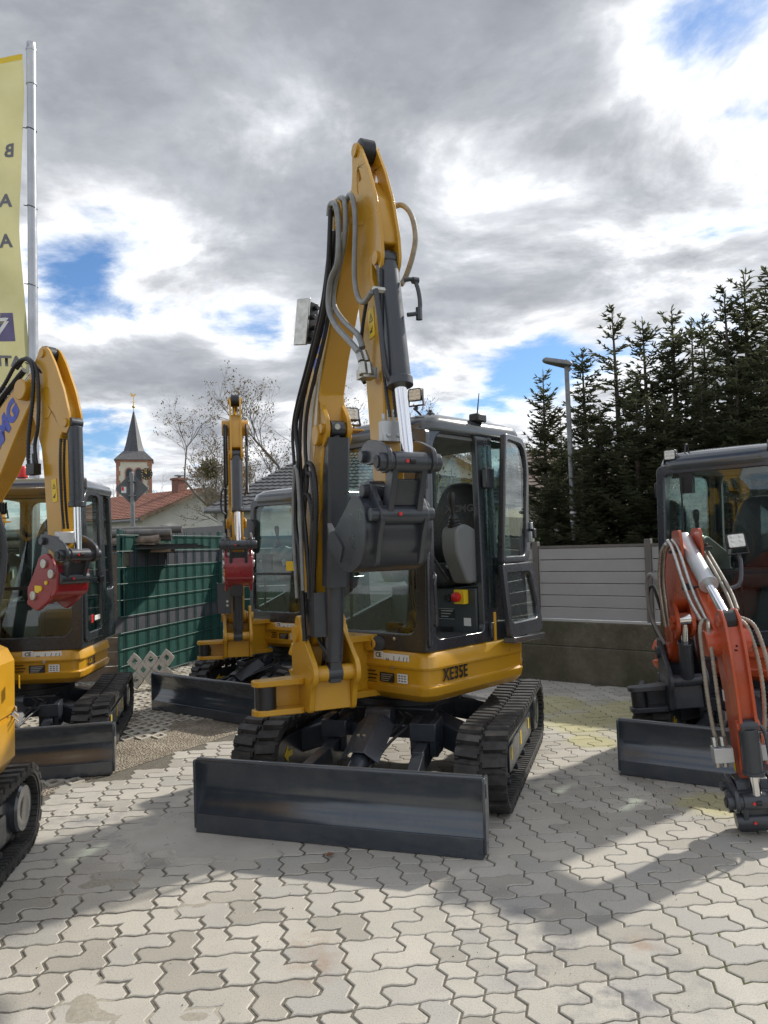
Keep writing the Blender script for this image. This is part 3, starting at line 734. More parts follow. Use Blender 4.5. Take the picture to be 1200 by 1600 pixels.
    for p in (L1, K):
        e = MB(B); e.cyl((p[0]+.046*k, -.03*k, p[1]), (p[0]+.056*k, -.03*k, p[1]), .009*k, n=10); e.build('grease_nipple', 'redplastic', hl)
    return boom, arm, bk, br
def resample(poly, n):
    P = [Vector(p) for p in poly]; P.append(P[0]); ln = [0]
    for a, b in zip(P, P[1:]): ln.append(ln[-1]+(b-a).length)
    out = []
    for i in range(n):
        s = ln[-1]*i/n; j = max(q for q in range(len(ln)-1) if ln[q] <= s)
        t = (s-ln[j])/max(1e-9, ln[j+1]-ln[j]); out.append(tuple(P[j].lerp(P[j+1], t)))
    return out
def match_angles(outer, hole, c):
    """inner loop points taken in the same turning order, started nearest to the first outer point"""
    def area(p): return sum(p[i-1][0]*p[i][1]-p[i][0]*p[i-1][1] for i in range(len(p)))
    if area(outer)*area(hole) < 0: hole = hole[::-1]
    ang = math.atan2(outer[0][1]-c[1], outer[0][0]-c[0])
    best = min(range(len(hole)), key=lambda i: abs((math.atan2(hole[i][1]-c[1], hole[i][0]-c[0])-ang+math.pi) % (2*math.pi)-math.pi))
    return hole[best:]+hole[:best]
def bucket_part(root, B, P, w, paint='grey'):
    h = w/2; A = P['armpin']; K = P['buckpin']
    shell = [(.71, 1.60), (.78, 1.535), (.90, 1.48), (1.02, 1.475), (1.13, 1.515), (1.20, 1.60), (1.215, 1.70), (1.19, 1.80), (1.12, 1.845)]
    inner = [(1.10, 1.83), (1.17, 1.79), (1.195, 1.70), (1.18, 1.61), (1.12, 1.53), (1.01, 1.492), (.91, 1.497), (.79, 1.555), (.725, 1.615)]
    b = MB(B); b.prism(shell+inner, -h, h)
    bu = b.build('bucket', paint, root, bevel=0, ang=50)
    for v in (-1, 1):
        s = MB(B); sp = rpoly(shell + [(1.06, 1.86), (.95, 1.79), (.80, 1.70), (.70, 1.64)], .02, 3)
        s.prism(sp, v*h-.008, v*h+.008); s.build('side_plate', paint, bu, bevel=.003)
        s = MB(B); s.prism(rpoly([(.70, 1.62), (.83, 1.53), (.88, 1.52), (.93, 1.60), (.80, 1.69), (.74, 1.68)], .02, 3), v*(h+.008), v*(h+.018)); s.build('wear_plate', paint, bu)
        e = MB(B)
        ear = [(1.09, 1.91), (1.15, 1.92), (1.20, 1.86), (1.265, 1.79), (1.29, 1.73), (1.25, 1.66), (1.205, 1.52), (1.18, 1.50), (1.19, 1.64), (1.15, 1.78), (1.08, 1.84)]
        e.prism(rpoly(ear, .025, 3), v*.115-.012, v*.115+.012); e.build('bucket_ear', paint, bu, bevel=.004)
    e = MB(B); e.cyl((A[0], -.16, A[1]), (A[0], .16, A[1]), .034); e.cyl((A[0], -.13, A[1]), (A[0], .13, A[1]), .05)
    e.cyl((K[0], -.165, K[1]), (K[0], .165, K[1]), .032); e.build('bucket_pin', paint, bu, bevel=.004, split=True)
    for v in (-1, 1):
        e = MB(); e.tube([(u, v*.115-.0128, z) for u, z in ((1.152, 1.915), (1.20, 1.86), (1.262, 1.79), (1.285, 1.73), (1.248, 1.66), (1.205, 1.53))], .0035, 5, 3); e.build('worn_edge', 'rust', bu)
        e = MB(); e.tube([(u, v*(h+.008), z) for u, z in shell[1:]], .0035, 5, 3); e.build('worn_edge', 'rust', bu)
    n = 4
    for i in range(n):
        t = MB(B); y = -h+.035+(w-.07)*i/(n-1)
        t.loft([[(.745, y-.026, 1.60), (.745, y+.026, 1.60), (.72, y+.026, 1.575), (.72, y-.026, 1.575)], [(.68, y-.024, 1.655), (.68, y+.024, 1.655), (.655, y+.024, 1.635), (.655, y-.024, 1.635)], [(.60, y-.012, 1.735), (.60, y+.012, 1.735), (.597, y+.012, 1.728), (.597, y-.012, 1.728)]])
        t.build('bucket_tooth', 'grey', bu, bevel=.002)
    return bu
def hitch_part(root, B, P, w=.22, ox=0, oz=0, mat='red'):
    A = P['armpin']; b = MB(B); h = w/2; x, z = A
    side = rpoly([(x-.06, z+.06), (x+.03, z+.075), (x+.10, z+.0), (x+.12, z-.12), (x+.05, z-.25), (x-.10, z-.33), (x-.20, z-.29), (x-.22, z-.18), (x-.15, z-.08)], .03, 4)
    for v in (-1, 1): b.prism(side, v*h-.014, v*h+.014)
    b.prism(rpoly([(x-.17, z-.11), (x+.07, z-.05), (x+.09, z-.13), (x+.02, z-.24), (x-.18, z-.28)], .02, 3), -h, h)
    b.prism(rpoly([(x+.075, z-.03), (x+.135, z+.0), (x+.145, z-.10), (x+.13, z-.20), (x+.06, z-.24)], .02, 3), -h*1.12, h*1.12)
    hi = b.build('quick_hitch', mat, root, bevel=.008)
    b = MB(B)
    for dx, dz in ((0, 0), (.085, -.07), (-.13, -.22)): b.cyl((x+dx, -h-.03, z+dz), (x+dx, h+.03, z+dz), .032)
    b.build('hitch_pin', 'zinc', hi, bevel=.004, split=True)
    b = MB(B)
    for v in (-1, 1): b.prism(rpoly([(x-.26, z-.16), (x-.20, z-.14), (x-.19, z-.23), (x-.24, z-.30), (x-.27, z-.27), (x-.235, z-.23)], .015, 3), v*h*.7-.02, v*h*.7+.02)
    b.build('hitch_hook', mat, hi, bevel=.003, split=True)
    b = MB(B); b.cyl((x-.05, -h-.014, z-.17), (x-.05, -h-.022, z-.17), .02); b.cyl((x+.02, -h-.014, z-.13), (x+.02, -h-.022, z-.13), .014); b.box(x-.12, x-.07, -h-.0165, -h-.0145, z-.20, z-.15); b.build('sticker', 'warn', hi, split=True)
    return hi
def hose(root, B, pts, v, r, mat='hose', ribs=0, name='hose', n=8):
    b = MB(B)
    b.tube([(p[0], p[2] if len(p) > 2 else v, p[1]) for p in pts], r, n, 5, ribs)
    return b.build(name, mat, root, ang=60 if not ribs else 80)
def excavator(name, label, C, phi, phiu, foot, beta, c, lean=0):
    Mr = Matrix.Translation((C[0], C[1], 0)) @ Matrix.Rotation(R(-90-phi), 4, 'Z')
    root = thing(name, label, 'excavator', Mr, 'excavators parked in the yard')
    U = Matrix.Rotation(R(-(phiu-phi)), 4, 'Z')
    B = Mr.inverted() @ Matrix.Translation((foot[0], foot[1], 0)) @ Matrix.Rotation(R(-90+beta), 4, 'Z') @ Matrix.Rotation(R(lean), 4, 'X')
    undercarriage(root, c)
    body = body_part(root, U, c)
    cf, roof, sb, seat = cab(root, U, c)
    fe = front_end(root, B, U, c)
    return root, U, B, body, cf, roof, sb, seat, fe
MAIN = dict(k=1.0, half=.87, tw=.30, tl=1.60, tr=.25, pitch=.10, xb=1.53, bw=1.655, bh=.40, under='frame', paint='yellow', zb=.605, zt=.93,
            bxf=.58, byl=.70, byr=.68, tail=.84, cxf=.55, cxr=-.62, cyl=.665, cyr=.24, xm=-.20, z0=.925, z1=2.45, door_open=True,
            boomw=.155, armw=.10, pose=BOOM)
SMALL = dict(MAIN, k=.88, half=.75, tw=.27, tl=1.45, tr=.22, pitch=.085, xb=1.40, bw=1.50, bh=.36, zb=.56, zt=.84, bxf=.50, byl=.60, byr=.60, tail=.70,
             cxf=.48, cxr=-.58, cyl=.57, cyr=.28, xm=-.22, z0=.83, z1=2.24, door_open=False, boomw=.14, armw=.10, lean=.05)
def scaled_pose(P, su, sz, z0, z0n, **over):
    Q = {}
    for k_, v in P.items():
        if isinstance(v, list): Q[k_] = [(u*su, z0n+(z-z0)*sz) for u, z in v]
        elif not isinstance(v, tuple): Q[k_] = v
        else: Q[k_] = (v[0]*su, z0n+(v[1]-z0)*sz)
    Q.update(over); return Q

# -------- the main machine
root, U, B, body, cf, roof, sb, seat, (boom, arm, bcyl, br) = excavator(
    'excavator', 'yellow excavator in the middle with curled bucket and cab door standing open', (.13, 5.67), 17.5, 43, (-.42, 4.8), 24, MAIN)
bucket_part(root, B, BOOM, .34)
def side_T(x, z, y=.70): return U @ frame_at((x, y, z), (-1, 0, 0), (0, 0, 1))
def front_T(y, z, x=.58): return U @ frame_at((x, y, z), (0, 1, 0), (0, 0, 1))
def dress_body(U, body, c, word, size, wx):
    xf, yl, zb, zt = c['bxf'], c['byl'], c['zb'], c['zt']; H = zt-zb
    if word: text('model_lettering', word, size, 'ink', U @ frame_at((wx, yl-.007, zb+H*.52), (-1, 0, 0), (0, 0, 1)), body, sx=.74, bold=.0024, spacing=1.14)
    F = lambda y, z: U @ frame_at((xf-.010, y, z), (0, 1, 0), (0, 0, 1))
    s = sticker('certification_plate', F(yl-.43, zb+H*.88), .085, .05, 'white', body); text('plate_writing', 'CE', .042, 'ink', F(yl-.43, zb+H*.88) @ Matrix.Translation((0, 0, .002)), s, bold=.001)
    s = sticker('load_plate', F(yl-.275, zb+H*.83), .22, .065, 'white', body)
    text('plate_writing', '94', .030, 'ink', F(yl-.35, zb+H*.80) @ Matrix.Translation((0, 0, .002)), s)
    q = MB(F(yl-.275, zb+H*.83)); 
    for a, w_ in ((-.02, .004), (.02, .03), (.06, .02), (.09, .012)): q.bar((a, -.02, .002), (a+w_*.4, .018, .002), .006, .001, (0, 0, 1)); 
    for a in (.01, .05, .085): q.box(a, a+.022, -.026, -.020, .002, .003)
    q.build('plate_print', 'inkgrey', s)
    s = sticker('data_plate', F(yl-.36, zb+H*.45), .125, .06, 'black', body)
    q = MB(F(yl-.36, zb+H*.45))
    for i in range(4): q.box(-.05, .05-.012*i, .016-.013*i, .020-.013*i, .002, .003)
    q.build('plate_print', 'silver', s)
    s = sticker('serial_plate', F(yl-.225, zb+H*.46), .085, .06, 'white', body)
    q = MB(F(yl-.225, zb+H*.46))
    for i in range(3):
        for j in range(3): q.box(-.034+j*.024, -.018+j*.024, .012-.016*i, .020-.016*i, .002, .003)
    q.build('plate_print', 'inkgrey', s)
    v = MB(F(yl-.50, zb+H*.44))
    for i in range(4): v.bar((-.04+.012*(i % 2), .036-.024*i, 0), (.035+.014*(i % 2), .036-.024*i, 0), .009, .006, (0, 1, 0))
    v.build('vent', 'black', body)
    q = MB(F(yl-.4, zb+H*.66)); 
    for a in (-.18, .10): q.cyl((a, .0, -.002), (a, 0, .012), .013, n=10)
    q.build('bolt', 'zinc', body, split=True)
dress_body(U, body, MAIN, 'XE35E', .115, .30)
# details on the side of the body: filler flap, lock, stickers, seam
b = MB(U); ta = math.radians
def tailp(deg, g=0): return ((.84-.012+g)*math.cos(R(deg)), (.84-.012+g)*math.sin(R(deg)))
def on_tail(deg, z): 
    x, y = tailp(deg); return U @ frame_at((x, y, z), (-math.sin(R(deg)), math.cos(R(deg)), 0), (0, 0, 1))
T = on_tail(132, .80); fl = MB(T); fl.loft([[(x, y, z) for x, y in rpoly([(-.062, -.085), (.062, -.085), (.062, .10), (-.075, .10)], .015, 4)] for z in (-.012, .010)]); o = fl.build('filler_flap', 'yellow', body, bevel=.004)
fl = MB(T); fl.lathe((-.03, -.05, .008), (0, 0, 1), [(0, .02), (.006, .02), (.008, .012), (.008, .001)], 14); fl.build('lock', 'zinc', o)
sticker('tie_down_sticker', on_tail(125, .79), .035, .05, 'warn', body)
T = on_tail(152, .775); fl = MB(T); fl.lathe((0, -.01, .0), (0, 0, 1), [(0, .028), (.006, .028), (.007, .018), (.003, .016), (.003, .001)], 16); fl.build('lock', 'zinc', body)
sticker('round_sticker', on_tail(166, .86), .05, .05, 'redplastic', body)
# yellow cab mount stop on the front
b = MB(U); b.lathe((.555, .215, .965), (1, 0, 0), [(0, .052), (.035, .052), (.05, .046), (.052, .001)], 18); o = b.build('mount_stop', 'yellow', root)
b = MB(U); b.lathe((.556, .255, .965), (1, .9, 0), [(0, .05), (.03, .048), (.036, .001)], 16); b.build('rubber_buffer', 'black', o)
b = MB(U)
for y in (-.1, .05, .15, .40): b.lathe((.55, y, 1.0), (1, 0, 0), [(0, .012), (.008, .012), (.012, .001)], 10)
b.build('bolt', 'zinc', cf, split=True)
# boom writing and decals (viewer's left side)
hv = -(.155/2+.0016)
def on_boom(u, z, ang=0): return B @ frame_at((u, hv, z), (math.cos(R(ang)), 0, math.sin(R(ang))), (-math.sin(R(ang)), 0, math.cos(R(ang))))
text('boom_lettering', 'XCMG', .20, 'logoblue', on_boom(.40, 2.87, 51), boom, sx=1.05, bold=.010, shear=.15)
def decal(poly, mat='stripe'):
    m = MB(B); m.prism(poly, hv-.0004, hv+.0012); m.build('stripe_decal', mat, boom)
decal([(.04, 1.92), (.13, 1.94), (.13, 2.2), (.20, 2.42), (.29, 2.58), (.24, 2.56), (.12, 2.38), (.05, 2.15)])
decal([(-.02, 2.25), (.03, 2.45), (.12, 2.60), (.19, 2.68), (.17, 2.70), (.06, 2.58), (-.02, 2.40)])
decal([(.19, 2.13), (.25, 2.28), (.30, 2.50), (.40, 2.68), (.30, 2.56), (.22, 2.36)])
decal([(.13, 1.78), (.16, 1.80), (.15, 1.9), (.13, 1.92)])
# control box high on the back of the boom
VT = B @ Matrix.Translation((.17, -.115, 2.97)) @ Matrix.Rotation(R(28), 4, 'Z') @ Matrix.Rotation(R(8), 4, 'Y')
b = MB(VT); b.box(-.055, .05, -.016, .0, -.14, .14); o = b.build('valve_box', 'zinc', root, bevel=.004)
b = MB(VT); b.box(-.05, .05, .001, .07, -.12, .12)
for i in range(4): b.cyl((.05, .02+.02*(i % 2), -.09+.06*i), (.075, .02+.02*(i % 2), -.09+.06*i), .016, n=8)
b.build('valve_block', 'black', o, bevel=.003)
b = MB(VT); b.cyl((.075, .04, -.01), (.085, .04, -.01), .015, n=10); b.build('valve_knob', 'redplastic', o)
# hoses
S1 = [(.75, 3.38), (.78, 3.43), (.86, 3.39), (.89, 3.25), (.86, 3.09), (.75, 3.03), (.71, 2.90), (.81, 2.77), (1.01, 2.63), (1.12, 2.55)]
S2 = [(.81, 3.39), (.83, 3.44), (.91, 3.40), (.91, 3.25), (.85, 3.13), (.72, 3.0), (.72, 2.90), (.87, 2.77), (1.04, 2.66), (1.10, 2.58)]
S3 = [(.88, 3.39), (.94, 3.42), (.99, 3.37), (1.01, 3.24), (.98, 2.99), (1.02, 2.86), (1.10, 2.81), (1.2, 2.83)]
hose(root, B, S1, -.15, .016, 'hosegrey'); hose(root, B, S2, -.12, .015, 'hosegrey'); hose(root, B, S3, -.105, .014, 'hosegrey')
hose(root, B, [(.98, 3.36, .10), (1.05, 3.36, .14), (1.12, 3.28, .16), (1.15, 3.16, .165), (1.14, 3.06, .15), (1.10, 2.97, .13), (1.10, 2.92, .10)], .12, .014, 'hoseworn')
hose(root, B, [(.78, 3.40), (.72, 3.11), (.64, 2.92), (.49, 2.76), (.37, 2.64), (.14, 2.44), (.08, 2.32), (.12, 2.13), (.04, 1.90), (.04, 1.71), (.12, 1.55), (.14, 1.30), (.16, 1.05)], -.15, .014)
hose(root, B, [(.78, 3.29), (.66, 3.06), (.57, 2.87), (.43, 2.73), (.33, 2.65), (.16, 2.47), (.09, 2.24), (.11, 1.94), (.17, 1.66), (.20, 1.44), (.20, 1.30)], -.13, .013)
hose(root, B, [(.80, 3.34), (.70, 3.08), (.60, 2.86), (.47, 2.71), (.36, 2.60), (.20, 2.42), (.15, 2.22), (.17, 2.0), (.10, 1.80), (.13, 1.55), (.17, 1.30), (.12, 1.0)], -.115, .012)
hose(root, B, [(.72, 3.22), (.60, 2.98), (.45, 2.82), (.30, 2.68), (.06, 2.46), (-.02, 2.30), (.0, 2.1), (-.02, 1.85), (.02, 1.6), (.10, 1.4), (.12, 1.2)], -.14, .011)
for cpts in ([(.05, 1.75), (.07, 1.98), (.17, 2.10), (.28, 2.07), (.33, 1.90), (.29, 1.62), (.25, 1.44), (.22, 1.27)], [(.10, 1.82), (.16, 2.02), (.25, 2.03), (.29, 1.90), (.24, 1.70), (.21, 1.51), (.21, 1.30)], [(.02, 1.5), (.05, 1.8), (.13, 1.92), (.22, 1.88), (.26, 1.70), (.22, 1.5), (.20, 1.3)]):
    hose(root, B, cpts, -.115, .016, 'hose', ribs=.010, name='ribbed_hose')
hose(root, B, [(.06, 1.3), (.02, 1.7), (.05, 2.0), (.08, 2.1), (.13, 2.02), (.16, 1.7), (.18, 1.35)], -.16, .012, 'hosegrey')
for u, v0 in ((1.21, .012), (1.235, .045), (1.19, -.02)):
    hose(root, B, [(1.20, 2.95, v0-.035), (1.205, 2.7, v0-.04), (u, 2.45, v0-.03), (1.225, 2.22, v0-.02)], 0, .010, 'hose', ribs=.009, name='ribbed_hose')
hose(root, B, [(1.09, 2.81), (1.04, 2.72), (1.0, 2.60), (.99, 2.48), (1.04, 2.42)], -.09, .010)
b = MB(B)
for v in (-.145, -.115): b.cyl((1.10, v, 2.56), (1.14, v, 2.50), .018, n=8); b.cyl((1.15, v, 2.49), (1.165, v, 2.43), .024, n=8)
b.box(1.08, 1.17, -.15, -.075, 2.42, 2.47); b.cyl((1.20, -.10, 2.84), (1.20, -.02, 2.84), .020, n=8); b.build('hose_fitting', 'zinc', root, bevel=.002, split=True)
b = MB(B); b.tube([(1.21, -.09, 2.84), (1.235, -.085, 2.70), (1.26, -.075, 2.45), (1.27, -.05, 2.38)], .013, 8); b.tube([(1.22, .06, 2.90), (1.23, .11, 2.90), (1.25, .125, 2.82), (1.25, .12, 2.74), (1.245, .06, 2.72)], .011, 8); b.cyl((1.23, .10, 2.90), (1.23, .13, 2.90), .018, n=8); b.cyl((1.25, .12, 2.70), (1.25, .12, 2.76), .017, n=8)
b.build('hydraulic_pipe', 'grey', root, split=True)
b = MB(B); b.box(1.185, 1.235, -.085, .03, 2.10, 2.20)
for i in range(4):
    v = -.07+.028*i; b.cyl((1.215, v, 2.20), (1.215, v, 2.235 if i in (0, 3) else 2.26), .009, n=8)
for v in (-.055, .0): b.cyl((1.235, v, 2.13), (1.242, v, 2.13), .012, n=8)
b.build('manifold_block', 'silver', root, bevel=.003)
T_ = B @ frame_at((1.02, -.0695, 2.66), (.12, 0, .99), (-.99, 0, .12)); 
def warn_sticker(T, parent, w=.05, h=.11):
    s = sticker('warning_sticker', T, w, h, 'warn', parent)
    m = MB(T); t = .0022; y = h*.2
    m.add([(-w*.36, y-w*.34, t), (w*.36, y-w*.34, t), (0, y+w*.34, t), (-w*.22, y-w*.25, t), (w*.22, y-w*.25, t), (0, y+w*.16, t)], [(0, 1, 4, 3), (1, 2, 5, 4), (2, 0, 3, 5)])
    m.box(-w*.03, w*.03, y-w*.18, y+w*.06, t, t+.0004); m.box(-w*.32, w*.12, -h*.32, -h*.24, t, t+.0004); m.add([(-w*.1, -h*.2, t), (w*.25, -h*.1, t), (w*.1, -h*.3, t)], [(0, 1, 2)])
    m.build('sticker_print', 'ink', s)
warn_sticker(B @ frame_at((1.06, -.0515, 2.72), (1, 0, .08), (-.08, 0, 1)), arm, .07, .15)
b = MB(B); b.prism([(.04, 1.08), (.27, 1.08), (.27, 1.34), (.04, 1.34)], -.125, -.113); o = b.build('hose_guard', 'grey', root, bevel=.003)
b = MB(B); b.box(.262, .272, -.125, .0, 1.08, 1.34); b.build('guard_flange', 'grey', o)
b = MB(B)
for z in (1.15, 1.29): b.cyl((.272, -.04, z), (.278, -.04, z), .012, n=10)
b.build('bolt', 'zinc', o, split=True)
hose(root, B, [(.10, 1.15, -.05), (.20, 1.05, -.07), (.26, .98, -.05), (.22, .92, -.03)], 0, .012); hose(root, B, [(.06, 1.15, -.02), (.17, 1.03, -.03), (.21, .95, -.05), (.12, .88, -.03)], 0, .012)
# lamps, antenna, mirror, rails
work_lamp(root, B @ frame_at((.30, .135, 2.40), (0, 1, 0), (-.2, 0, 1)), .9)
b = MB(B); b.box(.20, .33, .075, .20, 2.295, 2.305); b.build('lamp_bracket', 'yellow', root)
z1 = MAIN['z1']
work_lamp(root, U @ frame_at((.40, .50, z1+.145), (-.25, 1, 0), (0, 0, 1)), .95)
b = MB(U); b.lathe((.30, .55, z1+.0), (0, 0, 1), [(0, .03), (.02, .03), (.03, .016), (.045, .012), (.045, .001)], 10); b.tube([(.36, .46, z1+.06), (.30, .44, z1+.05), (.27, .45, z1+.02)], .008, 6); b.build('roof_bolt', 'black', root, split=True)
b = MB(U); b.box(-.16, -.05, .60, .68, z1-.01, z1+.05); o = b.build('antenna_base', 'black', root, bevel=.012)
b = MB(U); b.cyl((-.10, .64, z1+.04), (-.13, .64, z1+.20), .006, .003, 6); b.build('antenna', 'black', o)
b = MB(U); b.tube([(.545, .675, 2.20), (.565, .70, 2.19), (.565, .71, 2.05), (.56, .71, 1.95)], .014, 8); b.box(.53, .56, .64, .70, 2.18, 2.21); b.build('grab_hook', 'cabgrey', root)
b = MB(U); b.tube([(.50, .70, 1.10), (.515, .725, 1.12), (.53, .73, 1.35), (.52, .725, 1.40), (.50, .70, 1.42)], .012, 8); b.tube([(.53, .685, 1.0), (.56, .70, 1.02), (.56, .705, 1.50), (.53, .69, 1.54)], .013, 8); b.build('grab_rail', 'cabgrey', root, split=True)
# corner post with tinted strip behind the doorway
b = MB(U); b.box(-.19, -.115, .655, .685, 1.15, 2.28); b.build('post_window', 'glassdark', cf, bevel=.006)
b = MB(U); b.box(-.20, -.10, .66, .70, 1.98, 2.12); b.box(-.14, -.10, .675, .705, .96, 1.06); b.build('hinge_cover', 'cabgrey', cf, bevel=.008, split=True)
b = MB(U); b.box(-.135, -.115, .705, .72, .93, 1.13); b.build('door_stay', 'yellow', root, bevel=.004)
# the open door, swung back
hp = Mroot = root.matrix_world.inverted() @ Matrix.Translation((.815, 5.30, 0)) @ Matrix.Rotation(math.atan2(.86, .52), 4, 'Z')
dz0, dz1 = .93, 2.36
b = MB(hp); dm = lambda a, q, d: (a, -d + .05*math.sin(math.pi*max(0, min(1, (q-dz0)/1.4))), q)
up_o = rpoly([(0, 1.46), (.50, 1.46), (.565, 1.62), (.53, 1.75), (.50, 2.15), (.36, dz1), (.0, dz1)], [.02, .05, .06, .10, .22, .20, .04], 6)
up_i = rpoly([(.04, 1.505), (.43, 1.505), (.47, 1.60), (.455, 1.76), (.44, 2.14), (.345, dz1-.055), (.04, dz1-.045)], [.04, .06, .05, .10, .18, .16, .04], 6)
lo_o = rpoly([(0, dz0+.02), (.62, dz0+.0), (.63, dz0+.20), (.62, 1.30), (.565, 1.455), (.0, 1.455)], [.03, .06, .05, .08, .04, .02], 6)
lo_i = rpoly([(.045, dz0+.12), (.56, dz0+.11), (.565, dz0+.22), (.53, 1.28), (.49, 1.385), (.045, 1.385)], [.05, .06, .04, .08, .05, .04], 6)
b.ring(up_o, up_i, dm, .045); b.ring(lo_o, lo_i, dm, .045)
door = b.build('door', 'cabgrey', root, bevel=.010, label='dark grey cab door folded back open')
for p in (up_i, lo_i):
    b = MB(hp); b.sheet(grow(p, .012), lambda a, q, d: dm(a, q, .02+d), .006); b.build('door_window', 'glass', door)
b = MB(hp); b.box(.51, .57, -.02, .01, 1.60, 1.68); b.box(.535, .56, -.015, .005, 1.68, 1.75); b.build('door_handle', 'silver', door, bevel=.006); 
b = MB(hp); b.box(.525, .575, -.035, .0, 1.63, 1.70); b.build('door_latch', 'black', door, bevel=.006)
b = MB(hp); b.prism([(.02, dz0-.02), (.62, dz0-.05), (.63, dz0-.01), (.02, dz0+.02)], -.055, .03); b.build('door_sill', 'roofgrey', door, bevel=.006)
# inside the cab: switch, plates, red lever, writing on the backrest
sx = MAIN['cxr']+.42
F = lambda y, z: U @ frame_at((sx+.142, y, z), (0, 1, 0), (0, 0, 1))
yC = (MAIN['cyl']-MAIN['cyr'])/2
o = MB(F(.50, 1.235)); o.box(-.045, .045, -.05, .05, 0, .05); o = o.build('emergency_switch', 'warn', sb, bevel=.004)
b = MB(F(.50, 1.235)); b.lathe((.0, 0, .05), (0, 0, 1), [(0, .02), (.02, .02), (.021, .034), (.045, .034), (.055, .02), (.055, .001)], 14); b.build('switch_button', 'redplastic', o) if False else b.build('switch_button', 'redplastic', sb)
warn_sticker(F(.19, 1.16), sb, .12, .19)
s = sticker('data_plate', F(.35, 1.11), .14, .08, 'black', sb)
b = MB(F(.35, 1.11)); 
for i in range(3): b.box(-.05, .055-.02*i, .018-.02*i, .024-.02*i, .002, .003)
b.box(-.07, .07, .034, .037, .002, .003); b.box(-.07, .07, -.037, -.034, .002, .003); b.build('plate_print', 'silver', s)
sticker('white_sticker', F(.53, 1.06), .06, .055, 'white', sb)
b = MB(F(.36, 1.22)); b.lathe((0, 0, 0), (0, 0, 1), [(0, .03), (.008, .03), (.008, .015), (.003, .013), (.003, .001)], 14); b.box(-.05, .04, -.24, -.20, 0, .03); b.build('socket', 'black', sb, split=True)
b = MB(U); b.tube([(sx+.20, yC+.20, 1.36), (sx+.30, yC+.17, 1.50), (sx+.36, yC+.15, 1.63), (sx+.36, yC+.10, 1.66)], .010, 8); o = b.build('lock_lever', 'black', root)
b = MB(U); b.tube([(sx+.36, yC+.12, 1.655), (sx+.36, yC+.07, 1.672), (sx+.36, yC-.02, 1.70)], [.018, .022, .014], 10, 0); b.build('lever_grip', 'redplastic', o)
bz = 1.345+.10+.42
text('backrest_lettering', 'XCMG', .075, 'inkgrey', U @ frame_at((sx-.20-.18*.42+.092, yC+.03, bz), (0, 1, 0), (-.18, 0, 1)), seat, sx=1.2, bold=.002)
b = MB(U); b.box(.30, .42, -.18, .10, z1-.16, z1-.12); b.tube([(.36, .42, z1-.13), (.34, .43, z1-.20)], .01, 6); b.loft([[(.34+.045*math.cos(a)*f, .45+.09*math.sin(a)*f, z1-.24+dz) for a in [i*math.pi/6 for i in range(12)]] for f, dz in ((.5, -.05), (1, -.03), (1, .03), (.5, .05))]); b.build('cab_mirror', 'black', root)
b = MB(U); b.box(.44, .47, .36, .44, 1.85, 1.95); b.build('mirror', 'mirror', root) if False else None
# plate beside the bucket link, at the front post of the cab
b = MB(U); b.prism(rpoly([(.555, 1.80), (.60, 1.80), (.60, 2.10), (.555, 2.12)], .01, 3), .47, .66); o = b.build('post_plate', 'cabgrey', root, bevel=.02)

# -------- machines to the left
P2 = dict(
    boom=[(-.075, 1.02), (-.06, .94), (0, .91), (.06, .94), (.10, 1.05), (.20, 1.40), (.28, 1.75), (.34, 1.90), (.42, 2.05), (.62, 2.22), (.84, 2.50), (1.03, 2.72), (1.04, 2.81), (.98, 2.87), (.88, 2.87), (.66, 2.75), (.44, 2.60), (.22, 2.42), (.08, 2.24), (-.02, 2.02), (-.06, 1.75), (-.08, 1.45)],
    arm=[(.88, 2.76), (.88, 2.84), (.95, 2.90), (1.12, 2.92), (1.28, 2.80), (1.38, 2.62), (1.40, 2.50), (1.33, 2.42), (1.345, 2.0), (1.335, 1.58), (1.33, 1.50), (1.28, 1.47), (1.21, 1.50), (1.18, 1.60), (1.13, 2.15), (1.10, 2.36), (1.02, 2.55), (.95, 2.68)],
    nose=[(.98, 2.72), (.88, 2.78), (.98, 2.92), (1.05, 3.00), (1.10, 3.08), (1.15, 3.09), (1.20, 3.06), (1.28, 2.94), (1.38, 2.74), (1.44, 2.56), (1.44, 2.48), (1.40, 2.43), (1.34, 2.46), (1.29, 2.55), (1.24, 2.62), (1.18, 2.55), (1.10, 2.60)],
    nosehole=[(1.14, 2.70), (1.13, 2.75), (1.16, 2.79), (1.20, 2.78), (1.24, 2.72), (1.24, 2.66), (1.20, 2.64)],
    pivot=(.955, 2.79), nosepin=(1.13, 3.035), armpin=(1.25, 1.545), linkpin=(1.24, 1.70), rodpin=(1.45, 1.60), buckpin=(1.385, 1.44), bcyl=(1.395, 2.51), bctop=(.30, 1.86), bcfoot=(.22, .76), foot=(0, 1.0), acfoot=(-.02, 0, 2.38), bco=.03)
C2 = dict(SMALL, pose=P2, tail=.66, byl=.58, xb=1.27, bw=1.66)
root, U, B, body, cf, roof, sb, seat, (boom, arm, bcyl, br) = excavator(
    'excavator', 'yellow excavator at left under the flag with red quick hitch hanging before its cab', (-3.10, 6.72), -12.2, -5, (-3.3, 6.07), 56, C2)
hitch_part(root, B, P2, .22)
dress_body(U, body, dict(C2), 'XE27E', .10, .22)
hv = -(.14/2+.0016); BM2 = B
text('boom_lettering', 'XCMG', .20, 'logoblue', B @ frame_at((.60, hv, 2.49), (math.cos(R(43)), 0, math.sin(R(43))), (-math.sin(R(43)), 0, math.cos(R(43)))), boom, sx=1.05, bold=.012, shear=.12)
for pl in ([(1.24, 2.2), (1.24, 2.2)],): pass
warn_sticker(B @ frame_at((1.26, -.0515, 2.05), (1, 0, .1), (-.1, 0, 1)), arm, .055, .16)
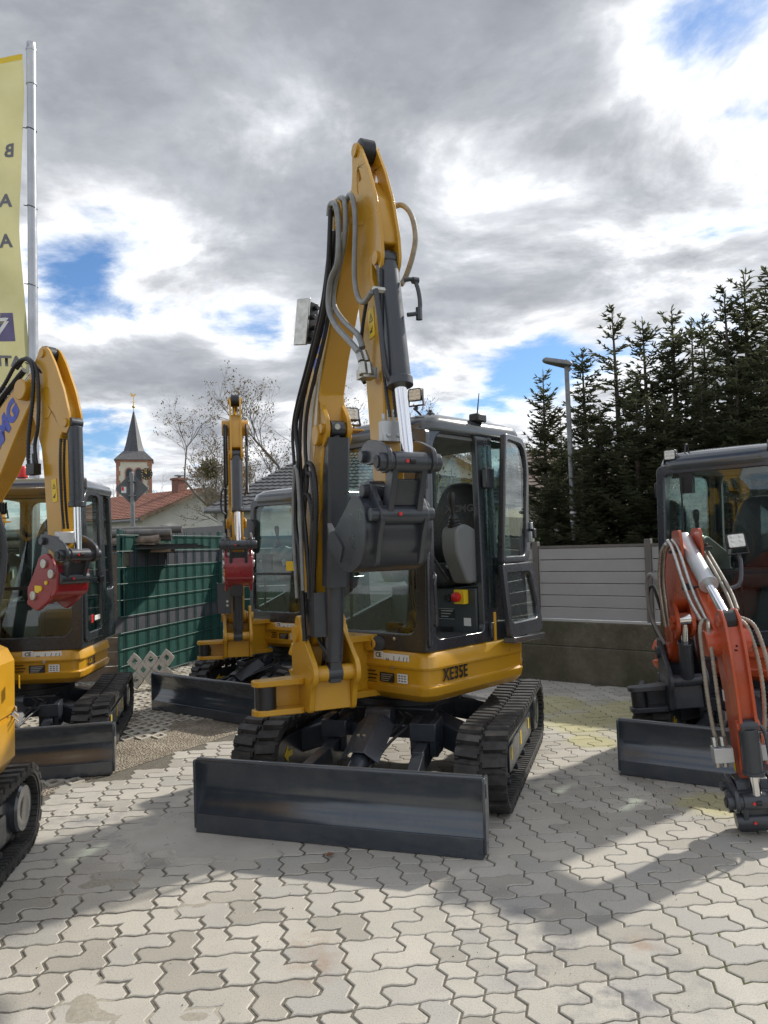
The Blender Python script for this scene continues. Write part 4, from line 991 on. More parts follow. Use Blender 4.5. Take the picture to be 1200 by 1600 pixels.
hose(root, B, [(.50, 2.72), (.72, 2.86), (.88, 2.99), (1.02, 3.0), (1.09, 2.90), (1.08, 2.70), (1.03, 2.45), (1.02, 2.28)], -.10, .016, 'hose', ribs=.012, name='ribbed_hose')
hose(root, B, [(.86, 2.96), (.98, 3.02), (1.10, 2.93), (1.13, 2.75), (1.12, 2.52), (1.08, 2.38), (1.10, 2.24)], -.085, .013)
hose(root, B, [(1.02, 2.96, -.07), (1.16, 2.86, -.03), (1.24, 2.68, 0), (1.32, 2.55, .02)], 0, .014)
hose(root, B, [(.2, 2.48), (.50, 2.72), (.70, 2.84), (.90, 2.95)], -.05, .022)
for v0 in (-.05, -.02): hose(root, B, [(1.365, 2.40, v0-.02), (1.37, 2.2, v0-.03), (1.37, 1.95, v0-.02), (1.365, 1.78, v0)], 0, .010, 'hose', ribs=.010, name='ribbed_hose')
b = MB(B); b.box(1.33, 1.385, -.10, .02, 1.68, 1.76); b.build('manifold_block', 'silver', root, bevel=.003)
b = MB(B); b.box(1.02, 1.12, -.12, -.062, 2.17, 2.25)
for u in (1.02, 1.09): b.cyl((u, -.095, 2.25), (u-.01, -.095, 2.32), .014, n=8)
b.build('hose_fitting', 'black', root, bevel=.003, split=True)
b = MB(B); b.bar((.40, -.02, 2.66), (.66, -.02, 2.83), .05, .06, (0, 1, 0)); b.build('pipe_clamp', 'black', root, bevel=.004, split=True)
work_lamp(root, B @ frame_at((.50, -.02, 1.96), (-.25, -1, 0), (-.1, 0, 1)), .95)
b = MB(B); b.box(.40, .52, -.08, .06, 1.86, 1.87); b.box(.40, .41, -.08, .06, 1.87, 2.0); b.build('lamp_bracket', 'yellow', root)
zz = C2['z1']
b = MB(U); b.tube([(.455, .55, 1.98), (.52, .57, 2.0), (.53, .58, 1.95), (.53, .58, 1.78)], .012, 8); o = b.build('mirror_arm', 'black', root)
b = MB(U); b.loft([[(.54+dx, .46+y*f, 1.70+z*f) for y, z in rpoly([(-.10, -.20), (.08, -.20), (.10, .12), (.0, .20), (-.10, .16)], .05, 5)] for f, dx in ((.8, -.03), (1, -.01), (1, .01), (.95, .014))]); b.build('mirror', 'mirror', o)
b = MB(U); b.box(.38, .46, .535, .60, zz-.10, zz-.0); b.box(-.1, .0, .3, .36, zz+.01, zz+.04); b.build('roof_lamp', 'black', root, bevel=.015, split=True)
sticker('white_sticker', U @ frame_at((.12, .596, 1.06), (-1, 0, 0), (0, 0, 1)), .16, .04, 'white', cf); sticker('round_sticker', U @ frame_at((.27, .596, 1.06), (-1, 0, 0), (0, 0, 1)), .05, .07, 'redplastic', cf)
b = MB(U); b.cyl((-.1, -.1, zz+.02), (-.1, -.1, zz+.06), .05); o = b.build('beacon_base', 'black', root)
b = MB(U); b.lathe((-.1, -.1, zz+.06), (0, 0, 1), [(0, .045), (.08, .045), (.10, .03), (.105, .001)], 14); b.build('beacon_lamp', 'redplastic', o)

# -------- machine behind, against the green fence
P3 = scaled_pose(BOOM, .86, .80, 1.08, .92, nosehole=None)
P3['nosehole'] = [(.86*u, .92+.79*(z-1.08)) for u, z in [(1.05, 3.42), (1.02, 3.38), (1.0, 3.44), (1.0, 3.50), (1.04, 3.50), (1.10, 3.42), (1.12, 3.34), (1.09, 3.34)]]
C3 = dict(SMALL, pose=P3, zb=.57)
root, U, B, body, cf, roof, sb, seat, (boom, arm, bcyl, br) = excavator(
    'excavator', 'yellow excavator with raised boom and red quick hitch parked beside green privacy fence', (-.98, 8.6), 37.1, 37, (-1.53, 7.9), 12, C3)
hitch_part(root, B, P3, .22)
dress_body(U, body, dict(C3), 'XE27E', .10, .22)
hose(root, B, [(.62, 2.72), (.70, 2.80), (.78, 2.70), (.72, 2.45), (.56, 2.30), (.40, 2.15), (.2, 2.0), (.05, 1.8), (.1, 1.5), (.18, 1.2)], -.10, .014)
hose(root, B, [(.64, 2.70), (.74, 2.78), (.80, 2.66), (.76, 2.42), (.80, 2.22), (.90, 2.12)], .10, .013)
hose(root, B, [(.66, 2.72), (.78, 2.76), (.84, 2.60), (.82, 2.40), (.86, 2.2)], -.085, .013, 'hose', ribs=.012, name='ribbed_hose')
b = MB(B); b.tube([(.86, .085, 2.56), (.94, .09, 2.50), (.96, .09, 2.2), (.92, .07, 2.1)], .010, 8); b.tube([(.55, -.11, 2.2), (.50, -.14, 2.15), (.45, -.14, 2.0), (.44, -.10, 1.95)], .010, 8); b.build('hydraulic_pipe', 'grey', root, split=True)
b = MB(B); b.prism([(.06, .98), (.28, .98), (.28, 1.28), (.06, 1.28)], -.20, -.19); b.box(.272, .28, -.20, -.06, .98, 1.28); o = b.build('hose_guard', 'grey', root, bevel=.003)
b = MB(B)
for z in (1.06, 1.10): b.cyl((.28, -.10, z), (.285, -.10, z), .012, n=8)
b.build('bolt', 'zinc', o, split=True)
b = MB(U); b.tube([(.42, -.24, 2.02), (.46, -.36, 2.03), (.46, -.40, 1.98), (.46, -.40, 1.60)], .011, 8); o = b.build('mirror_arm', 'black', root)
b = MB(U); b.loft([[(.47+dx, -.27+y*f, 1.74+z*f) for y, z in rpoly([(-.10, -.18), (.08, -.18), (.10, .14), (.03, .20), (-.10, .18)], .06, 5)] for f, dx in ((.8, -.04), (1, -.015), (1, .01), (.95, .014))]); b.build('mirror', 'mirror', o)
zz = C3['z1']
work_lamp(root, U @ frame_at((.46, .50, zz-.02), (-.1, 1, 0), (0, 0, 1)), 1.0)
b = MB(U); b.cyl((.1, .40, zz+.01), (.1, .40, zz+.06), .05); o = b.build('beacon_base', 'black', root)
b = MB(U); b.lathe((.1, .40, zz+.06), (0, 0, 1), [(0, .05), (.12, .05), (.14, .035), (.145, .001)], 14); b.build('beacon_lamp', 'beacon', o)
sticker('warning_sticker', U @ frame_at((.455, .33, z_ := 1.42), (0, 1, 0), (0, 0, 1)), .13, .10, 'warn', cf)
b = MB(U); b.tube([(.46, .53, 2.0), (.50, .56, 1.98), (.51, .57, 1.5), (.47, .54, 1.44)], .012, 8); b.build('grab_rail', 'cabgrey', root, split=True)

# -------- machine cut by the left edge of the picture, nearest to the camera on that side
C4 = dict(SMALL, k=1.05, half=.78, tw=.30, tl=1.55, tr=.235, tail=.93, zb=.48, zt=1.17, byl=.80, byr=.80, bxf=.55, z0=1.17, z1=2.55, cyl=.70, cyr=.3,
          bprof=[(0, .10), (.06, .05), (.14, .012), (.16, .0), (.44, .0), (.455, .02), (.47, .02), (.485, .0), (.86, .0), (.95, .03), (1, .09)], pose=BOOM, xb=1.5)
root, U, B, body, cf, roof, sb, seat, (boom, arm, bcyl, br) = excavator(
    'excavator', 'nearest yellow excavator, cut off at the left edge, its black track end showing', (-2.635, 3.37), -8, -8, (-2.55, 2.4), -10, C4)
def tail4(deg, z): x, y = .93*math.cos(R(deg)), .93*math.sin(R(deg)); return U @ frame_at((x, y, z), (-math.sin(R(deg)), math.cos(R(deg)), 0), (0, 0, 1))
for d, z, m_, w_, h_ in ((112, .98, 'warn', .05, .06), (118, .80, 'white', .10, .012), (118, .775, 'white', .10, .008), (120, .83, 'white', .06, .02)): sticker('sticker', tail4(d, z), w_, h_, m_, body)
b = MB(U); b.tube([(-.50, .62, 1.20), (-.56, .67, 1.32), (-.58, .705, 1.55), (-.56, .70, 1.75), (-.5, .65, 1.95), (-.42, .60, 2.05)], .028, 10); b.build('door_frame_bar', 'cabgrey', root)

# -------- orange machine at right, boom lowered to the paving
P5 = dict(
    boom=[(-.075, .84), (-.06, .72), (0, .69), (.06, .72), (.14, .84), (.30, 1.10), (.50, 1.25), (.80, 1.22), (1.10, 1.08), (1.36, .93), (1.42, .96), (1.44, 1.03), (1.40, 1.10), (1.15, 1.27), (.90, 1.45), (.74, 1.56), (.62, 1.58), (.42, 1.52), (.20, 1.36), (.02, 1.12), (-.05, .98)],
    arm=[(1.30, .98), (1.30, 1.10), (1.40, 1.18), (1.52, 1.16), (1.56, 1.06), (1.58, .80), (1.565, .62), (1.50, .56), (1.47, .20), (1.45, .10), (1.40, .08), (1.36, .12), (1.36, .30), (1.33, .70), (1.31, .85)],
    nose=[(1.32, .90), (1.31, 1.04), (1.36, 1.14), (1.44, 1.21), (1.52, 1.21), (1.57, 1.15), (1.60, 1.0), (1.61, .80), (1.61, .60), (1.57, .55), (1.52, .56), (1.50, .62), (1.45, .72), (1.38, .80)],
    nosehole=[(1.47, .82), (1.46, .95), (1.48, 1.0), (1.51, 1.0), (1.52, .9), (1.51, .82), (1.49, .80), (1.48, .80)],
    pivot=(1.38, 1.02), nosepin=(1.49, 1.15), armpin=(1.40, .13), linkpin=(1.41, .24), rodpin=(1.55, .20), buckpin=(1.52, .09), bcyl=(1.565, .60), bctop=(.30, 1.02), bcfoot=(.20, .60), foot=(0, .78), acfoot=(.68, 0, 1.60), bco=.015)
C5 = dict(SMALL, paint='orange', under='grey', pose=P5, cxf=.50, cxr=-.62, cyl=.41, cyr=.55, z0=.80, z1=2.28, zb=.53, zt=.80, byl=.62, byr=.66, bxf=.50, tail=.72, guard=False, brpaint='grey', acpaint='silver', linkpaint='grey', boomw=.125, armw=.085, bw=1.44)
root, U, B, body, cf, roof, sb, seat, (boom, arm, bcyl, br) = excavator(
    'excavator', 'orange excavator at right with its boom lowered and arm standing on the paving', (2.92, 6.12), 32.2, 46, (2.19, 5.66), -9, C5, lean=5)
# -------- details of the orange machine
b = MB(B); b.prism(rpoly([(1.37, .30), (1.50, .30), (1.52, .16), (1.50, .02), (1.40, .005), (1.36, .06)], .02, 3), -.085, .085)
o = b.build('quick_hitch', 'grey', root, bevel=.006)
b = MB(B); b.cyl((1.47, -.085, .045), (1.47, .20, .045), .028); b.cyl((1.42, -.12, .13), (1.42, .13, .13), .03); b.cyl((1.50, -.14, .22), (1.50, .15, .22), .03); b.build('hitch_pin', 'grey', o, bevel=.003, split=True)
for v in (-.09, -.06, .075, .10):
    hose(root, B, [(1.30, 1.14, v), (1.40, 1.10, v*1.5), (1.46, .95, v*1.7), (1.47, .75, v*1.75), (1.44, .55, v*1.6), (1.42, .47, v*1.4)], 0, .012, 'hoseworn', ribs=.010, name='ribbed_hose')
for v in (-.10, -.07): hose(root, B, [(.68, 1.60, v), (.85, 1.55, v*1.1), (1.02, 1.40, v*1.2), (1.18, 1.25, v*1.2), (1.30, 1.14, v)], 0, .011, 'zinc', name='hydraulic_pipe')
for v in (.085, .11): hose(root, B, [(.80, 1.50, v), (.98, 1.40, v), (1.15, 1.27, v*1.1), (1.28, 1.18, v)], 0, .011, 'hoseworn')
for v in (-.09, -.115): hose(root, B, [(.30, 1.0, v), (.40, 1.30, v*1.2), (.52, 1.50, v*1.1), (.60, 1.56, v), (.70, 1.58, v)], 0, .012, 'zinc', name='hydraulic_pipe')
hose(root, B, [(.10, .85, -.10), (.05, 1.05, -.16), (.10, 1.30, -.17), (.18, 1.36, -.14), (.20, 1.2, -.10), (.16, 1.0, -.09)], 0, .013, 'hosegrey')
hose(root, B, [(.05, .80, -.09), (.0, 1.0, -.15), (.02, 1.2, -.16), (.10, 1.27, -.13), (.12, 1.1, -.10)], 0, .011, 'hose')
b = MB(B)
for u, z in ((.85, 1.53), (1.1, 1.31)): b.bar((u-.03, -.13, z), (u-.03, .13, z), .05, .02); b.cyl((u-.03, -.10, z), (u-.03, -.10, z+.03), .012, n=8); b.cyl((u-.03, .10, z), (u-.03, .10, z+.03), .012, n=8)
b.build('pipe_clamp', 'black', root, bevel=.003, split=True)
b = MB(B)
for v in (-1, 1): b.box(1.42, 1.50, v*.12-.05, v*.12+.05, .39, .47)
b.build('hose_bracket', 'silver', root, bevel=.003, split=True)
b = MB(B)
for v in (-.15, -.11, .11, .15): b.cyl((1.46, v, .47), (1.45, v, .52), .017, n=8); b.cyl((1.46, v, .36), (1.46, v, .41), .015, n=8)
b.build('hose_fitting', 'zinc', root, bevel=.002, split=True)
b = MB(B); b.tube([(1.585, .055, .60), (1.60, .075, .55), (1.60, .08, .30), (1.58, .06, .24)], .010, 8); b.build('hydraulic_pipe', 'grey', root, split=True)
b = MB(B); pts = [(1.535, 0, 1.0)]; b.tube([(1.555, -.0+.001*q, 1.02-.0*q) if False else (1.545+.02*math.cos(q*1.2), .02*math.sin(q*1.2), 1.02-q*.0045) for q in range(80)], .006, 5, 0); b.build('hose_spring', 'black', root)
b = MB(B); b.prism([(.22, .70), (.34, .72), (.47, 1.20), (.43, 1.26), (.30, 1.22), (.22, .9)], .085, .10); b.build('cylinder_guard', 'grey', root, bevel=.003)
sticker('white_sticker', B @ frame_at((1.35, -.045, .72), (1, 0, 0), (0, 0, 1)), .03, .06, 'white', arm); sticker('warning_sticker', B @ frame_at((1.38, -.045, .36), (1, 0, 0), (0, 0, 1)), .03, .10, 'warn', arm)
work_lamp(root, B @ frame_at((.98, .24, 1.56), (0, 1, 0), (-.2, 0, 1)), 1.05)
b = MB(B); b.tube([(.98, .24, 1.46), (1.0, .24, 1.42), (1.05, .2, 1.30), (1.05, .10, 1.28)], .013, 8); b.build('lamp_bracket', 'grey', root)
zz = C5['z1']
for y in (-.43, .36): work_lamp(root, U @ frame_at((.46, y, zz-.015), (0, 1, 0), (0, 0, 1)), .95)
b = MB(U); b.tube([(.38, -.34, zz-.0), (.36, -.34, zz+.06), (.33, -.34, zz+.06), (.31, -.34, zz)], .008, 6); b.cyl((.1, .35, zz), (.1, .35, zz+.03), .04); b.build('roof_bolt', 'black', root, split=True)
b = MB(U); b.lathe((.1, .37, zz+.02), (0, 0, 1), [(0, .05), (.08, .05), (.11, .035), (.115, .001)], 14); b.build('beacon_lamp', 'beacon', root)
b = MB(U); b.box(.36, .44, -.58, -.50, 1.93, 2.05); b.build('mirror_bracket', 'black', root, bevel=.008)
b = MB(U); b.tube([(.485, -.34, 1.44), (.47, -.34, 1.75), (.455, -.345, 2.08)], .008, 6); b.box(.40, .45, -.36, -.26, 1.95, 2.12); b.build('wiper', 'black', root)
sticker('green_sticker', U @ frame_at((.485, -.26, 1.60), (0, 1, 0), (0, 0, 1)), .08, .018, 'warn', cf)
b = MB(U); b.box(.495, .51, -.52, -.40, .70, .715); b.loft([[(x, y, z) for y, z in rpoly([(-.52, .655), (-.34, .655), (-.34, .695), (-.52, .695)], .018, 4)] for x in (.492, .503)]); b.build('vent', 'black', body)
b = MB(U); b.prismz(rpoly([(.45, -.52), (.78, -.46), (.80, -.30), (.45, -.28)], .04, 4), .52, .58); b.cyl((.70, -.42, .40), (.70, -.42, .53), .06); b.build('swing_cover', 'grey', root, bevel=.006)
b = MB(U); b.lathe((.30, .20, 1.30), (0, 0, 1), [(0, .0)]*0 or [(0, .10), (.10, .11), (.14, .06), (.15, .001)], 12) if False else None

# ------------------------------------------------------------------ ground materials
def paver_mat(name):
    m, N, L, bs = newmat(name)
    g = N.new('ShaderNodeNewGeometry'); oi = N.new('ShaderNodeObjectInfo')
    ad = N.new('ShaderNodeMath'); ad.operation = 'ADD'; L.new(g.outputs['Random Per Island'], ad.inputs[0]); L.new(oi.outputs['Random'], ad.inputs[1])
    fr = N.new('ShaderNodeMath'); fr.operation = 'FRACT'; L.new(ad.outputs[0], fr.inputs[0])
    base = ramp(N, L, fr.outputs[0], ((0, (.34, .318, .275)), (.3, (.43, .405, .355)), (.6, (.49, .462, .405)), (.8, (.445, .42, .375)), (1, (.38, .365, .335))))
    pos = g.outputs['Position']
    def pn(scale, detail=5, rough=.6, off=(0, 0, 0)):
        mp = N.new('ShaderNodeMapping'); mp.inputs['Location'].default_value = off; L.new(pos, mp.inputs[0])
        x = N.new('ShaderNodeTexNoise'); x.inputs['Scale'].default_value = scale; x.inputs['Detail'].default_value = detail; x.inputs['Roughness'].default_value = rough
        L.new(mp.outputs[0], x.inputs['Vector']); return x.outputs[0]
    base = mixc(N, L, .55, base, ramp(N, L, pn(3.0, 7), ((.3, (.72, .72, .72)), (.7, (1.0, .99, .97)))), 'MULTIPLY')
    base = mixc(N, L, .8, base, ramp(N, L, pn(170, 3, .7), ((.30, (.55, .54, .52)), (.46, (1, 1, 1)), (.75, (1.16, 1.15, 1.12)))), 'MULTIPLY')
    sep = N.new('ShaderNodeSeparateXYZ'); L.new(pos, sep.inputs[0])
    def blob(x, y, r):
        v = N.new('ShaderNodeVectorMath'); v.operation = 'DISTANCE'; L.new(pos, v.inputs[0]); v.inputs[1].default_value = (x, y, 0)
        mr = N.new('ShaderNodeMapRange'); L.new(v.outputs['Value'], mr.inputs[0]); mr.inputs[1].default_value = r; mr.inputs[2].default_value = 0; mr.clamp = True
        return mr.outputs[0]
    def mulm(a, b_):
        q = N.new('ShaderNodeMath'); q.operation = 'MULTIPLY'; L.new(a, q.inputs[0]); L.new(b_, q.inputs[1]); return q.outputs[0]
    def addm(a, b_, op='ADD'):
        q = N.new('ShaderNodeMath'); q.operation = op; L.new(a, q.inputs[0]); L.new(b_, q.inputs[1]); return q.outputs[0]
    # tyre and rubber scuffs: dark bluish streaks near the front middle
    sc_ = ramp(N, L, pn(5.5, 6, .65, (3, 1, 0)), ((.48, 0), (.72, 1)))
    for x, y, r in ((.72, 3.05, .55), (.35, 3.45, .35), (-1.25, 4.3, .55), (1.0, 5.2, .6), (-1.9, 4.7, .7), (.8, 2.8, .45)):
        base = mixc(N, L, mulm(sc_, blob(x, y, r)), base, (.155, .155, .165))
    # wet sand washed over the stones at the lower left
    sand = None
    for x, y, r in ((-1.15, 3.15, .75), (-.85, 3.0, .6), (-1.35, 3.7, .6), (-1.0, 2.65, .7), (-.55, 3.35, .35)):
        q = blob(x, y, r); sand = q if sand is None else addm(sand, q, 'MAXIMUM')
    s2 = ramp(N, L, addm(pn(7, 7, .6, (1, 5, 0)), sand), ((1.0, 0), (1.3, .35)))
    base = mixc(N, L, s2, base, mixc(N, L, pn(60, 4), (.19, .165, .125), (.29, .255, .20)))
    # rusty spots
    for x, y, r in ((-.30, 3.02, .16), (-.34, 3.2, .12), (.98, 3.1, .1)):
        base = mixc(N, L, mulm(blob(x, y, r), ramp(N, L, pn(16, 6), ((.35, 0), (.7, .8)))), base, (.27, .16, .085))
    # lichen and moss, yellow green, towards the wall
    mo = None
    for x, y, r in ((1.75, 6.9, 1.1), (2.3, 7.2, 1.3), (1.5, 7.6, 1.2), (2.0, 4.65, .6), (1.6, 6.2, .5)):
        q = blob(x, y, r); mo = q if mo is None else addm(mo, q, 'MAXIMUM')
    m2 = ramp(N, L, addm(pn(2.6, 7, .65, (7, 2, 0)), mulm(mo, mo)), ((.75, 0), (1.45, .62)))
    base = mixc(N, L, m2, base, mixc(N, L, pn(22, 4), (.34, .32, .10), (.50, .46, .22)))
    L.new(base, bs.inputs['Base Color'])
    bs.inputs['Roughness'].default_value = .85; bs.inputs['Specular IOR Level'].default_value = .35
    bump(N, L, bs, pn(120, 6, .7), .35, .004)
    return m
def joint_mat():
    m, N, L, bs = newmat('joint_sand')
    base = ramp(N, L, tnoise(N, L, 60, 5), ((.3, (.095, .085, .068)), (.7, (.19, .172, .135))))
    moss = ramp(N, L, tnoise(N, L, 1.1, 5, .6), ((.50, 0), (.62, 1)))
    t = N.new('ShaderNodeTexCoord'); s = N.new('ShaderNodeSeparateXYZ'); L.new(t.outputs['Object'], s.inputs[0])
    mr = N.new('ShaderNodeMapRange'); L.new(s.outputs[0], mr.inputs[0]); mr.inputs[1].default_value = .2; mr.inputs[2].default_value = 1.3
    q = N.new('ShaderNodeMath'); q.operation = 'MULTIPLY'; L.new(moss, q.inputs[0]); L.new(mr.outputs[0], q.inputs[1])
    base = mixc(N, L, q.outputs[0], base, mixc(N, L, tnoise(N, L, 70, 3), (.05, .065, .015), (.13, .14, .035)))
    L.new(base, bs.inputs['Base Color']); bs.inputs['Roughness'].default_value = .95
    bump(N, L, bs, tnoise(N, L, 160, 4), .8, .01)
    return m
M['paver'] = paver_mat('concrete_paver'); M['joint'] = joint_mat()
def gravel_mat():
    m, N, L, bs = newmat('gravel_surface')
    v = N.new('ShaderNodeTexVoronoi'); v.inputs['Scale'].default_value = 70; t = N.new('ShaderNodeTexCoord'); L.new(t.outputs['Object'], v.inputs['Vector'])
    hs = N.new('ShaderNodeRGBToBW'); L.new(v.outputs['Color'], hs.inputs[0])
    base = mixc(N, L, .5, ramp(N, L, tnoise(N, L, 3, 6), ((.3, (.20, .165, .12)), (.7, (.36, .31, .24)))), hs.outputs[0], 'OVERLAY')
    L.new(base, bs.inputs['Base Color']); bs.inputs['Roughness'].default_value = .95; bump(N, L, bs, v.outputs['Distance'], .9, .02)
    return m
M['gravel'] = gravel_mat()
M['earth'] = plain('grass_earth', (.10, .11, .05), .95, var=.4, scale=2)
M['latticestone'] = plain('lattice_concrete', (.43, .40, .34), .9, var=.18, scale=12, bmp=.3, bscale=70, dust=.4, dustc=(.25, .21, .15))
def concrete_wall_mat():
    m, N, L, bs = newmat('old_concrete')
    base = ramp(N, L, tnoise(N, L, 2.2, 9, .7), ((.28, (.062, .054, .034)), (.5, (.115, .102, .072)), (.72, (.19, .172, .13))))
    base = mixc(N, L, ramp(N, L, tnoise(N, L, 1.3, 8, .7), ((.45, 0), (.6, .7))), base, (.055, .062, .03))
    base = mixc(N, L, ramp(N, L, tnoise(N, L, 24, 5, .7), ((.60, 0), (.75, .5))), base, (.34, .32, .27))
    L.new(base, bs.inputs['Base Color']); bs.inputs['Roughness'].default_value = .92; bump(N, L, bs, tnoise(N, L, 30, 8, .7), .5, .012)
    return m
M['wall'] = concrete_wall_mat()
M['slat'] = plain('grey_composite', (.34, .335, .33), .6, var=.05, scale=3)
M['slatfar'] = plain('grey_composite_far', (.15, .15, .155), .6, var=.08)
M['post'] = plain('fence_post_brown_grey', (.13, .12, .11), .5, var=.1)
M['green'] = plain('green_pvc_strip', (.010, .056, .046), .8, var=.22, scale=2.5, dust=.08, spec=.2)
M['greyst'] = plain('grey_pvc_strip', (.060, .063, .075), .8, var=.15, scale=2.5, dust=.08, spec=.2)
M['greenwire'] = plain('green_wire', (.012, .06, .05), .4)
M['wood'] = plain('weathered_wood', (.17, .125, .085), .8, var=.35, scale=7, bmp=.4, bscale=25)
M['sheetmetal'] = plain('dark_sheet', (.022, .023, .025), .35, var=.2)
M['pipe'] = plain('grey_plastic_pipe', (.12, .115, .11), .5, var=.2, dust=.3)
M['bark'] = plain('rolled_reed', (.20, .16, .125), .9, var=.4, scale=18, bmp=.6, bscale=35)
M['galv'] = plain('galvanised_steel', (.20, .205, .21), .5, metal=.5, var=.18, scale=9)
M['polepaint'] = plain('aluminium_pole', (.42, .43, .45), .35, metal=.7, var=.1, scale=4)
M['signback'] = plain('sign_back_grey', (.10, .105, .11), .5, var=.12)

# ------------------------------------------------------------------ ground
def flat(name, poly, z, mat, kind='structure'):
    b = MB(); b.add([(x, y, z) for x, y in poly], [tuple(range(len(poly)))])
    o = b.build(name, mat, None, recalc=False); o['kind'] = kind; return o
flat('ground', [(-260, -60), (260, -60), (260, 320), (-260, 320)], -.05, 'earth')
W0 = Vector((1.767, 9.007)); W1 = Vector((2.794, 8.217)); wd = (W1-W0).normalized(); wn = Vector((-wd.y, wd.x))
if wn.y < 0: wn = -wn
wa = W0 - wd*3.3; wb = W0 + wd*7.5
Gb0 = Vector((-2.008, 5.733)); Gb1 = Vector((-1.282, 6.932)); gd = (Gb1-Gb0).normalized()
ga = Gb0 - gd*7; gb = Gb0 + gd*6.5
yard = flat('paved_yard', [(ga.x-6, -6), (9, -6), (wb.x, wb.y), (wa.x, wa.y), (gb.x, gb.y+1), (gb.x, gb.y), (ga.x, ga.y)], -.0055, 'joint')
gravel = flat('gravel_yard', [(ga.x-.0, ga.y), (gb.x, gb.y), (gb.x-.5, 15), (-9, 15), (-9, ga.y)], -.003, 'gravel')
GY = R(8.6); cell = .116
gx = Vector((math.cos(GY), math.sin(GY))); gy = Vector((-math.sin(GY), math.cos(GY)))
G0 = Vector((.135, 3.95))
def pave():
    rnd = random.Random(3)
    def edge(a, b):
        """grid edge from a to b drawn as the wavy joint of this paver; same line seen from both sides"""
        fl = (a > b); p, q = (b, a) if fl else (a, b)
        if p[1] == q[1]: pts = [(p[0], p[1]), (p[0]+.30, p[1]+.06), (p[0]+.70, p[1]-.06)]
        else: pts = [(p[0], p[1]), (p[0]+.115, p[1]+.27), (p[0]-.115, p[1]+.73)]
        pts.append((q[0], q[1]))
        if fl: pts = pts[::-1]
        return pts[:-1]
    def outline(cells, straight=None):
        E = {}
        for i, j in cells:
            for a, b in (((i, j), (i+1, j)), ((i+1, j), (i+1, j+1)), ((i+1, j+1), (i, j+1)), ((i, j+1), (i, j))):
                if (b, a) in E: del E[(b, a)]
                else: E[(a, b)] = 1
        nx = {a: b for a, b in E}; st = next(iter(nx)); cur = st; out = []
        while True:
            e = edge(cur, nx[cur])
            out += e; cur = nx[cur]
            if cur == st: break
        return out
    def inset(poly, g):
        out = []; k = len(poly)
        for i in range(k):
            a, p, c = Vector(poly[i-1]), Vector(poly[i]), Vector(poly[(i+1) % k])
            d1 = (p-a).normalized(); d2 = (c-p).normalized(); n1 = Vector((-d1.y, d1.x)); n2 = Vector((-d2.y, d2.x))
            m_ = n1+n2; m_ = m_/max(.35, m_.dot(n1)) if m_.length > 1e-6 else n1
            out.append(p + m_*g)
        return out
    def verts(cells, gap, ch=.004):
        o = outline(cells); cx = sum(i+.5 for i, j in cells)/len(cells); cy = sum(j+.5 for i, j in cells)/len(cells)
        P = [Vector(((x-cx)*cell, (y-cy)*cell)) for x, y in o]
        a = inset(P, gap); t = inset(P, gap+ch); k = len(a)
        vs = [(p.x, p.y, 0) for p in t] + [(p.x, p.y, -.003) for p in a] + [(p.x, p.y, -.03) for p in a]
        fs = [tuple(range(k))] + [(i, i+k, (i+1) % k + k, (i+1) % k) for i in range(k)] + [(i+k, i+2*k, (i+1) % k + 2*k, (i+1) % k + k) for i in range(k)]
        return vs, fs, (cx, cy)
    tiles = []
    def keep(i, j):
        p = G0 + gx*(i*cell) + gy*(j*cell)
        if p.y < .9 or p.y > 12: return None
        if abs(p.x) > .68*p.y+1.0: return None
        if (p-W0).dot(wn) > -.06: return None
        if (p-Gb0).dot(Vector((-gd.y, gd.x))) > -.02: return None
        return p
    LS = [((0, 0), (1, 0), (0, 1)), ((2, 0), (2, 1), (1, 1))], [((0, 1), (1, 1), (0, 0)), ((2, 1), (2, 0), (1, 0))]
    for band in range(-16, 42):
        j = band*2
        for sgn, start in ((1, 1), (-1, 0)):
            i = start
            if rnd.random() < .45:
                n_ = 1
                ii = i if sgn > 0 else i-1
                tiles.append(((ii, j), ((0, 0),))); tiles.append(((ii, j+1), ((0, 0),))); i += sgn
            elif rnd.random() < .5:
                ii = i if sgn > 0 else i-2
                tiles.append(((ii, j), ((0, 0), (1, 0)))); tiles.append(((ii, j+1), ((0, 0), (1, 0)))); i += 2*sgn
            while abs(i) < 76:
                ii = i if sgn > 0 else i-3
                for l in LS[rnd.randrange(2)]: tiles.append(((ii, j), l))
                i += 3*sgn
                if rnd.random() < .06:
                    ii = i if sgn > 0 else i-1
                    tiles.append(((ii, j), ((0, 0),))); tiles.append(((ii, j+1), ((0, 0),))); i += sgn
        for jj in (j, j+1): tiles.append(((0, jj), ((0, 0),)))
    made = []
    for (i, j), cells in tiles:
        p = keep(i+.5, j+.5)
        if p is not None: made.append((p.length + (0 if abs(p.x) < .5*p.y+.1 and p.y > 2.35 else 50), i, j, cells))
    made.sort(key=lambda q: q[0])
    cache = {}; big = MB()
    for n_, (_, i, j, cells) in enumerate(made):
        near = n_ < 300
        gap = .0038 if i >= -4 else .0062
        key = (cells, gap)
        if key not in cache:
            vs, fs, c_ = verts(cells, gap)
            if True:
                b = MB(); b.add(vs, fs); me = b.mesh('paver', 30); me.materials.append(M['paver'])
            cache[key] = (vs, fs, c_, me)
        vs, fs, c_, me = cache[key]
        p = G0 + gx*((i+c_[0])*cell) + gy*((j+c_[1])*cell)
        T = Matrix.Translation((p.x, p.y, rnd.uniform(-.0014, .0010))) @ Matrix.Rotation(GY+rnd.gauss(0, .006), 4, 'Z') @ Matrix.Rotation(rnd.gauss(0, .004), 4, 'X') @ Matrix.Rotation(rnd.gauss(0, .004), 4, 'Y')
